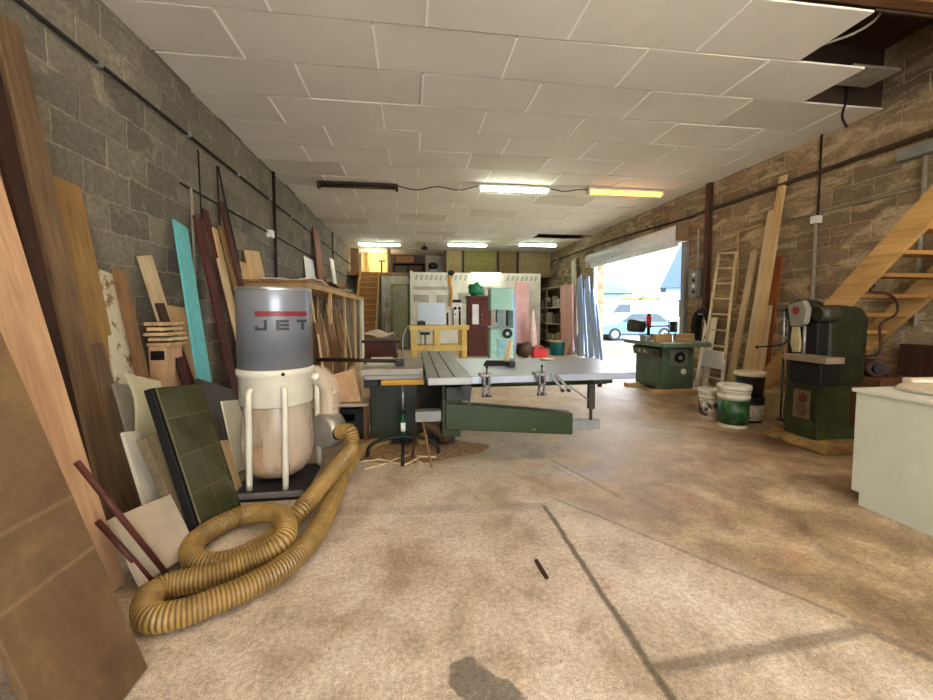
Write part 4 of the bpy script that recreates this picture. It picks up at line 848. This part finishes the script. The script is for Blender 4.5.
# cable coil, ladder, boards on the right wall
cc=MB()
for k in range(14):
    r1,r2=.17+.016*(k%5),.26+.02*(k%5); cx=WR-.05-.011*k; cy=7.08+.02*math.sin(k*2.1); cz=1.08+.015*math.cos(k*1.3)
    cc.tube([(cx+.01*math.sin(j),cy+r1*math.cos(2*PI*j/28),cz+r2*math.sin(2*PI*j/28)) for j in range(28)],.013,7,closed=True)
cl=thing('cable_coil','black cable coil hanging on the right wall beside the ladder','cable coil',(WR-.06,7.08,1.1)); cc.build('coil',CABLE,cl)
MB().cyl((WR,7.08,1.31),(WR-.22,7.08,1.33),.012).build('hook',STEEL,cl)
ld=thing('ladder','pale telescopic ladder with white foot block leaning on the right wall','ladder',(5.2,6.4,0))
fA,fB=Vector((5.02,6.47,.0)),Vector((5.06,6.02,.0)); tA,tB=Vector((5.54,6.76,2.44)),Vector((5.54,6.36,2.40)); LM=plain('ladder_pale',(206,186,142),.4,.15)
for a,b_ in ((fA,tA),(fB,tB)): MB().tube([a.lerp(b_,.01),a.lerp(b_,1)],.024,10).build('rail',LM,ld)
for a,b_ in ((fA,tA),(fB,tB)): MB().tube([a+Vector((-.03,(.05 if a is fA else -.05),.012)),a.lerp(b_,.24)+Vector((-.01,0,0))],.032,10).build('foot_rail',plain('foot_grey',(206,204,194),.4),ld)
for k in range(9): t=.10+k*.112; MB().tube([fA.lerp(tA,t),fB.lerp(tB,t)],.017,8).build('rung',LM,ld)
q0,q1=fA.lerp(tA,.17),fB.lerp(tB,.17); q2,q3=fB.lerp(tB,.29),fA.lerp(tA,.29); MB().prism([q0,q1,q2,q3],(-.05,0,0)).build('white_block',WHITE,ld,bev=.01)
lean('white_sheet','white sheet leaning on the right wall behind the ladder foot','sheet',plain('sheet_white',(224,214,190),.5,0,.05),(705,318),(718,312),(694,388),5.28,5.50,.02)
lean('tall_board','tallest pale board leaning on the right wall','board',W_PINE,(779,177),(786,176),(760,300),5.08,5.59,.035)
lean('long_board','second tallest pale board leaning on the right wall','board',W_LIGHT,(768,211),(776,211),(749,330),5.10,5.53,.03)
lean('pale_board','middle height pale board leaning just right of the ladder','board',W_LIGHT,(751,251),(757,251),(736,330),5.14,5.52,.03)
lean('orange_board','orange brown board leaning right of the tall pale boards','board',wood('orange_wood',(160,92,46),(120,62,30)),(775,257),(782,257),(766,330),5.16,5.54,.03)
lean('short_board','shortest pale board leaning right of the tall pale boards','board',W_LIGHT,(764,306),(771,306),(757,360),5.06,5.36,.03)
# buckets
def bucket(x,y,z,r,h,label,mats,lid,name='paint_bucket',handle=False):
    t=thing(name,label,'bucket',(x,y,z)); body,band=mats
    MB().lathe([(r*.86,.0),(r*.88,.008),(r*.95,h*.70),(r*.99,h*.70),(r*.99,h*.74),(r*.95,h*.74),(r*.97,h*.84),(r*1.01,h*.84),(r*1.01,h*.88),(r*.97,h*.88),(r,h-.03)],(x,y,z),32).build('body',body,t)
    MB().lathe([(r*.885,h*.08),(r*.895,h*.08),(r*.951,h*.66),(r*.94,h*.66)],(x,y,z+.001),32,False).build('label_band',band,t)
    if lid: MB().lathe([(r*1.0,h-.05),(r*1.04,h-.05),(r*1.05,h-.012),(r*1.0,h),(r*.9,h),(r*.88,h-.008),(0,h-.008)],(x,y,z),32).build('lid',lid,t)
    if handle:
        MB().tube([(x+r*1.0*math.cos(PI+PI*i/14),y-r*.25-.25*r*math.sin(PI*i/14),z+h*.86-.16*math.sin(PI*i/14)) for i in range(15)],.005,6).build('handle',STEEL,t)
    return t
bw=plain('bucket_white',(214,206,186),.45,0,.04); bk=plain('bucket_black',(30,28,26),.45,0,.1)
gl=speckle('label_green',(24,66,34),(66,112,60),9,.5,.6,.4); wlb=speckle('label_white',(206,200,184),(140,138,126),10,.55,.62,.4); wl2=speckle('label_mixed',(40,36,32),(206,198,178),4,.42,.5,.4)
bucket(3.80,4.32,0,.175,.50,'white bucket with a green label at front of the bucket group',(bw,gl),bw,handle=True)
bucket(3.86,4.74,0,.165,.37,'short white bucket with dark and white label at left of the group',(bw,wl2),bw)
b1=bucket(4.19,4.52,0,.165,.33,'dark bucket with white label at the bottom of the right stack',(bk,wlb),None,handle=True)
bucket(4.19,4.52,.331,.165,.29,'black bucket with white lid on top of the right stack',(bk,bk),plain('lid_cream',(214,200,168),.45,0,.04))
one(MB().box(4.44,4.72,4.42,4.80,0,.36),'beige_block','beige block on the floor between the buckets and mortiser','block',plain('block_beige',(176,150,106),.8,0,.1,8,.4,60),(4.58,4.6,0),.008)
one(MB().box(4.30,5.0,4.86,5.0,.0,.48),'timber_offcut','upright pale timber offcut behind the beige block','offcut',W_X,(4.6,4.93,0),.004)
# mortiser
mo=thing('mortiser','big dark green mortising machine standing by the stairs','mortiser',(4.15,3.6,0))
PED=plain('pedestal_green',(48,56,28),.5,0,.25,6)
MB().prism([(3.84,3.27,0),(4.46,3.27,0),(4.46,3.27,.10),(3.98,3.27,.10),(3.84,3.27,.03)],(0,.66,0)).build('base_foot',plain('foot_dusty',(136,108,66),.8,0,.25,8),mo,bev=.01)
MB().prism([(3.94,3.42,.09),(4.42,3.42,.09),(4.36,3.46,.26),(4.34,3.46,.66),(3.99,3.46,.66),(3.98,3.46,.26)],(0,.38,0)).build('pedestal',PED,mo,bev=.02)
lbp=MB().box(3.968,3.975,3.54,3.72,.27,.56).build('sticker',plain('sticker_cream',(120,102,72),.5,0,.12),mo)
MB().ball((3.967,3.62,.48),.004,.05,.05).build('sticker_mark',plain('mark_red',(104,52,38),.5),lbp); MB().ball((3.967,3.63,.36),.004,.06,.07).build('sticker_mark',plain('mark_brown',(104,76,56),.5),lbp)
MB().prism([(3.99,3.40,.64),(4.42,3.40,.64),(4.44,3.40,1.30),(4.36,3.40,1.41),(4.06,3.40,1.43),(3.98,3.40,1.36)],(0,.46,0)).build('column',G_DARK,mo,bev=.035)
MB().tube([(3.80,3.60,1.36),(3.84,3.60,1.36),(4.02,3.60,1.36)],[.10,.125,.125],18).build('head_casting',G_DARK,mo)
MB().tube([(3.86,3.42,1.34),(4.02,3.40,1.34)],[.07,.085],14).build('motor',plain('motor_olive',(52,50,38),.45,0,.25),mo)
MB().tube([(4.40,3.62,1.30),(4.47,3.62,1.30)],[.12,.10],16).build('rear_cover',G_DARK,mo)
g=[P(x,y,X=3.74) for x,y in ((787,305),(803,300),(807,309),(804,324),(797,327),(790,326))]
MB().prism(g,(.06,0,0)).build('gear_cover',plain('cover_grey',(120,116,98),.45,0,.12),mo,bev=.012)
c_=P(795.5,310.5,X=3.735); MB().cyl(c_,c_+Vector((.02,0,0)),.038,n=18).build('red_badge',plain('badge_red',(118,36,32),.45),mo)
g=[P(x,y,X=3.76) for x,y in ((792,327),(798,327),(800,342),(799,352),(792,352),(790,342))]
MB().prism(g,(.025,0,0)).build('chain_guard',plain('guard_cream',(164,148,106),.45),mo,bev=.004)
ya,yb=P(826,360,X=3.70).y,P(783,356,X=3.70).y
MB().box(3.70,3.90,ya,yb,.885,.945).build('work_table',plain('bed_pale',(140,124,102),.35,.3,.1),mo,bev=.006)
MB().box(3.76,3.99,ya+.10,yb,.66,.885).build('knee',BLACK,mo,bev=.02); MB().box(3.88,3.99,3.42,3.66,.945,1.26).build('slide_way',plain('slide_black',(20,18,16),.5),mo,bev=.01)
for px,y0_,y1_,r in ((785,309,352,.007),(805,326,352,.012)): a,b_=P(px,y0_,X=3.78),P(px,y1_,X=3.78); MB().cyl((3.78,a.y,.93),(3.78,a.y,a.z),r).build('guide_rod',STEEL,mo)
a,b_=P(779,310,X=3.78),P(790,310,X=3.76); MB().cyl(a,b_,.010).build('guide_arm',BLACK,mo)
a,m__,b_=P(757,347,X=3.72),P(780,345,X=3.74),P(788,340,X=3.77); MB().tube(smooth_path([a,m__,b_],4),.009,8).build('lever',BLACK,mo); MB().ball(a,.018).build('lever_knob',BLACK,mo)
a,b_=P(783,364,X=3.72),P(782,420,X=3.72); MB().cyl((3.72,a.y,.90),(3.72,a.y,b_.z),.009).build('lowering_rod',BLACK,mo); MB().cyl((3.72,a.y-.04,b_.z),(3.72,a.y+.04,b_.z),.016).build('rod_knob',BLACK,mo)
ck=[P(872,285,Y=3.6),P(872,292,Y=3.6),P(889,294,Y=3.6),P(897,303,Y=3.6),P(896,314,Y=3.6),P(884,321,Y=3.6),P(880,328,Y=3.6),P(880,352,Y=3.6),P(866,356,Y=3.6),Vector((4.41,3.6,.97))]
MB().tube(smooth_path(ck,5),.013,8).build('crank_handle',RUST,mo); MB().ball(ck[0],.026,.026,.032).build('crank_knob',BLACK,mo)
bx_=thing('brown_crate','brown wooden box under the stairs behind the white cabinet','box',(5.0,3.75,0)); MB().box(4.74,5.2,3.5,4.0,0,.68).build('body',wood('crate_brown',(104,66,42),(72,44,28),'X'),bx_,bev=.006)
em=thing('electric_motor','dark electric motor lying on the brown box beside the mortiser','motor',(4.95,3.7,.68)); MB().cyl((4.80,3.58,.775),(4.94,3.86,.775),.09,n=20).build('casing',RUST,em); MB().cyl((4.785,3.55,.775),(4.80,3.58,.775),.05).build('end_cap',BLACK,em); MB().box(4.80,5.0,3.62,3.82,.681,.70).build('foot',BLACK,em)
# near staircase
ns=thing('near_staircase','open wooden staircase rising along the right wall at the right edge','staircase',(5.05,4.2,0))
zt=lambda y:2.46-1.135*(y-3.086)
def stringer(x): MB().prism([(x,5.25,0),(x,1.8,zt(1.8)),(x,1.8,zt(1.8)-.33),(x,5.25-.29,0)],(.05,0,0)).build('stringer',W_STAIR,ns,bev=.003)
stringer(4.56); stringer(5.46)
k=0
while True:
    z=.2+.2*k; y=3.086+(2.46-z)/1.135-.04; k+=1
    if z>3.4: break
    MB().box(4.61,5.46,y-.16,y+.06,z-.09,z-.05).build('tread',wood('tread_pine',(172,124,66),(134,92,46),'X'),ns,bev=.003)
one(MB().box(5.50,5.62,2.2,3.9,.0,1.0),'dark_board','dark brown boards stacked under the near staircase','board',W_DARK,(5.55,3,0))
# white cabinet
wc=thing('white_cabinet','long white base cabinet at the right edge of the photo','cabinet',(3.45,1.6,0))
wm=plain('cabinet_white',(196,198,178),.4,0,.04,3)
MB().box(3.105,3.78,.6,2.44,.09,.795).build('carcass',wm,wc,bev=.003); MB().box(3.108,3.74,.62,2.39,0,.09).build('plinth',wm,wc)
MB().box(3.09,3.80,.58,2.46,.795,.822).build('worktop',plain('worktop_cream',(206,202,186),.35,0,.04),wc,bev=.004)
by_=thing('basin','round pale basin lying upside down on the white cabinet','basin',(3.52,2.2,.822)); MB().lathe([(.235,.001),(.24,.008),(.225,.03),(.19,.038),(0,.04)],(3.50,2.20,.822),36).build('bowl',plain('basin_pale',(196,182,154),.4,0,.06),by_); MB().lathe([(.25,.0015),(.255,.006),(.24,.012)],(3.50,2.20,.822),36,False).build('rim',STEEL,by_)
bx2=thing('flat_box','flat pale cardboard box at the back of the white cabinet','box',(3.65,2.42,.822)); MB().box(3.50,3.78,2.40,2.455,.823,.885).build('body',CLOTH,bx2,bev=.003); MB().box(3.52,3.76,2.398,2.40,.84,.87).build('label',WHITE,bx2)

# ------------------------------------------------------------------ small bits on the floor
one(MB().bar(P(536,560,Z=.01),P(547,578,Z=.01),.018,.012),'dark_stick','short dark stick on the open floor right of centre','stick',W_DARK,P(541,567,Z=0))
random.seed(77)
for k in range(9):
    q=P(random.uniform(330,880),random.uniform(470,640),Z=0)
    if q.x>3.0 and q.y<2.6: continue
    one(MB().ball((q.x,q.y,.007),.006+.007*random.random(),.005,.005,jit=.3,seed=k,n=8,m=5),'wood_chip','tiny brown wood chip on the open concrete floor','chip',W_PINE,(q.x,q.y,0),group='chips on the floor')

# ------------------------------------------------------------------ outside the roller door
struct(MB().box(WR+.02,60,4,12.6,-.12,-.005),'paving',plain('apron',(150,144,132),.85,0,.1,2,.3,40))
gm,nt,b=newmat('grass'); o=coords(nt); nt.links.new(ramp(nt,noise(nt,o,7,6,.7),[(.35,lin((58,62,30))),(.65,lin((104,98,56)))]),b.inputs['Base Color']); b.inputs['Roughness'].default_value=.95
gl_=MB().box(WR+.02,60,12.6,17.0,-.12,-.003); o=struct(gl_,'lawn',gm)
struct(MB().box(WR+.02,60,17.0,70,-.12,-.004),'road',plain('asphalt',(96,98,100),.9,0,.08,3))
def car(name,label,x,y,L,H,paint,van=False):
    t=thing(name,label,'van' if van else 'car',(x,y,0)); W=1.75
    if van: pr=[(0,.3),(0,1.0),(.5,1.15),(1.2,H-.1),(1.6,H),(L,H),(L,.3)]; gls=[(.75,1.25),(1.25,H-.2),(2.0,H-.2),(2.0,1.25)]
    else: pr=[(0,.3),(0,.72),(.9,.86),(1.6,H-.04),(2.0,H),(L-1.1,H-.03),(L-.4,.92),(L,.86),(L,.3)]; gls=[(1.15,.9),(1.68,H-.08),(L-1.15,H-.08),(L-.62,.92)]
    MB().prism([(x+a,y,z) for a,z in pr],(0,W,0)).build('body',paint,t,bev=.05)
    MB().prism([(x+a,y-.012,z) for a,z in gls],(0,W+.024,0)).build('side_windows',plain('car_glass',(40,56,66),.1),t)
    for a in (.8,L-.8): 
        w_=MB().cyl((x+a,y-.02,.31),(x+a,y+W+.02,.31),.31,n=24).build('wheel',BLACK,t); MB().cyl((x+a,y-.03,.31),(x+a,y-.02,.31),.18).build('hub_cap',STEEL,w_)
    MB().box(x-.03,x+.0,y+.05,y+W-.05,.35,.5).build('bumper',GREY,t)
car('car','low blue grey car parked outside beyond the grass',9.0,18.6,4.2,1.38,plain('car_blue',(86,120,150),.3,0,.02))
car('van','white van parked farther off behind the blue grey car',11.2,23.2,5.2,2.1,plain('van_white',(210,212,214),.3,0,.02),True)
ho=thing('house','pale house with a steep slate blue roof beyond the doorway','house',(20.5,26.5,0))
def HV(u,v,z): return Vector((16.6+u*.833+v*.553, 25-u*.553+v*.833, z))
def hbox(u0,u1,v0,v1,z0,z1): return MB().prism([HV(u0,v0,z0),HV(u1,v0,z0),HV(u1,v1,z0),HV(u0,v1,z0)],(0,0,z1-z0))
hbox(.1,9,.1,6,0,3.1).build('walls',plain('house_wall',(120,140,150),.8,0,.05),ho)
MB().add([HV(-.3,-.3,3),HV(9.4,-.3,3),HV(9.4,6.4,3),HV(-.3,6.4,3),HV(1.1,3,6.6),HV(8,3,6.6)],[(0,1,5,4),(1,2,5),(2,3,4,5),(3,0,4),(3,2,1,0)]).build('roof',plain('slate_blue',(40,58,80),.6,0,.1),ho)
for k in range(2): f_=hbox(.6+k*1.6,1.5+k*1.6,.02,.1,1.0,2.3).build('window',WHITE,ho); hbox(.66+k*1.6,1.44+k*1.6,.0,.02,1.07,2.23).build('pane',plain('car_glass',(40,56,66),.1),f_)
ho2=thing('distant_house','long low house with blue roof far off beyond the doorway','house',(20,40,0))
MB().box(17,23,40,46,0,3.4).build('walls',plain('house_wall',(150,168,176),.8,0,.05),ho2); MB().prism([(16.6,39.6,3.4),(23.4,39.6,3.4),(22,43,5),(18,43,5)],(0,1,0)).build('roof',plain('slate_blue',(58,80,104),.6),ho2)
lf=plain('hedge_leaf',(120,116,62),.9,0,.4,3)
for k,(x,y,r) in enumerate(tuple((yy*math.tan(YAW+math.atan((px-466.5)/F_PX)),yy,rr) for px,yy,rr in ((628,38,1.5),(638,35,1.5),(648,32,1.4)))):
    t=thing('bush',('left','middle','right')[k]+' yellow green bush in the hedge outside behind the vehicles','bush',(x,y,0)); mb=MB(); random.seed(k)
    for q in range(420):
        d=Vector((random.gauss(0,1),random.gauss(0,1),random.gauss(0,1))).normalized()*(r*(.75+.35*random.random())); c=Vector((x,y,r*1.05))+d; 
        if c.z<.1: continue
        a=Vector((random.gauss(0,1),random.gauss(0,1),random.gauss(0,1))).normalized()*.2; b_=a.orthogonal().normalized()*.12
        mb.add([c-a,c+b_,c+a,c-b_],[(0,1,2,3)])
    mb.ball((x,y,r*1.05),r*.85,jit=.2,seed=k).build('foliage',lf,t); MB().cyl((x,y,0),(x,y,r),.12).build('stem',W_DARK,t)

# ------------------------------------------------------------------ world, camera, view
w=bpy.data.worlds.new('sky'); scene.world=w; w.use_nodes=True; nt=w.node_tree
bgd=nt.nodes['Background']
tc=nt.nodes.new('ShaderNodeTexCoord'); sxx=nt.nodes.new('ShaderNodeSeparateXYZ'); nt.links.new(tc.outputs['Generated'],sxx.inputs[0])
rp=nt.nodes.new('ShaderNodeValToRGB'); nt.links.new(sxx.outputs[2],rp.inputs[0])
rp.color_ramp.elements[0].position=.0; rp.color_ramp.elements[0].color=(.92,.95,1,1); rp.color_ramp.elements[1].position=.7; rp.color_ramp.elements[1].color=(.74,.86,1,1)
nt.links.new(rp.outputs[0],bgd.inputs[0]); bgd.inputs[1].default_value=5.0
cam=bpy.data.cameras.new('camera'); co=bpy.data.objects.new('camera',cam); COL.objects.link(co); scene.camera=co
cam.sensor_fit='HORIZONTAL'; cam.sensor_width=36; cam.lens=F_PX/933*36; cam.shift_x=0; cam.shift_y=(CY-350)/933
cam.clip_start=.05; cam.clip_end=300
co.matrix_world=Matrix(((RV.x,UV.x,-FV.x,EYE.x),(RV.y,UV.y,-FV.y,EYE.y),(RV.z,UV.z,-FV.z,EYE.z),(0,0,0,1)))
vs=scene.view_settings; vs.view_transform='Standard'; vs.look='None'; vs.exposure=1.52; vs.gamma=1.0; vs.use_curve_mapping=False
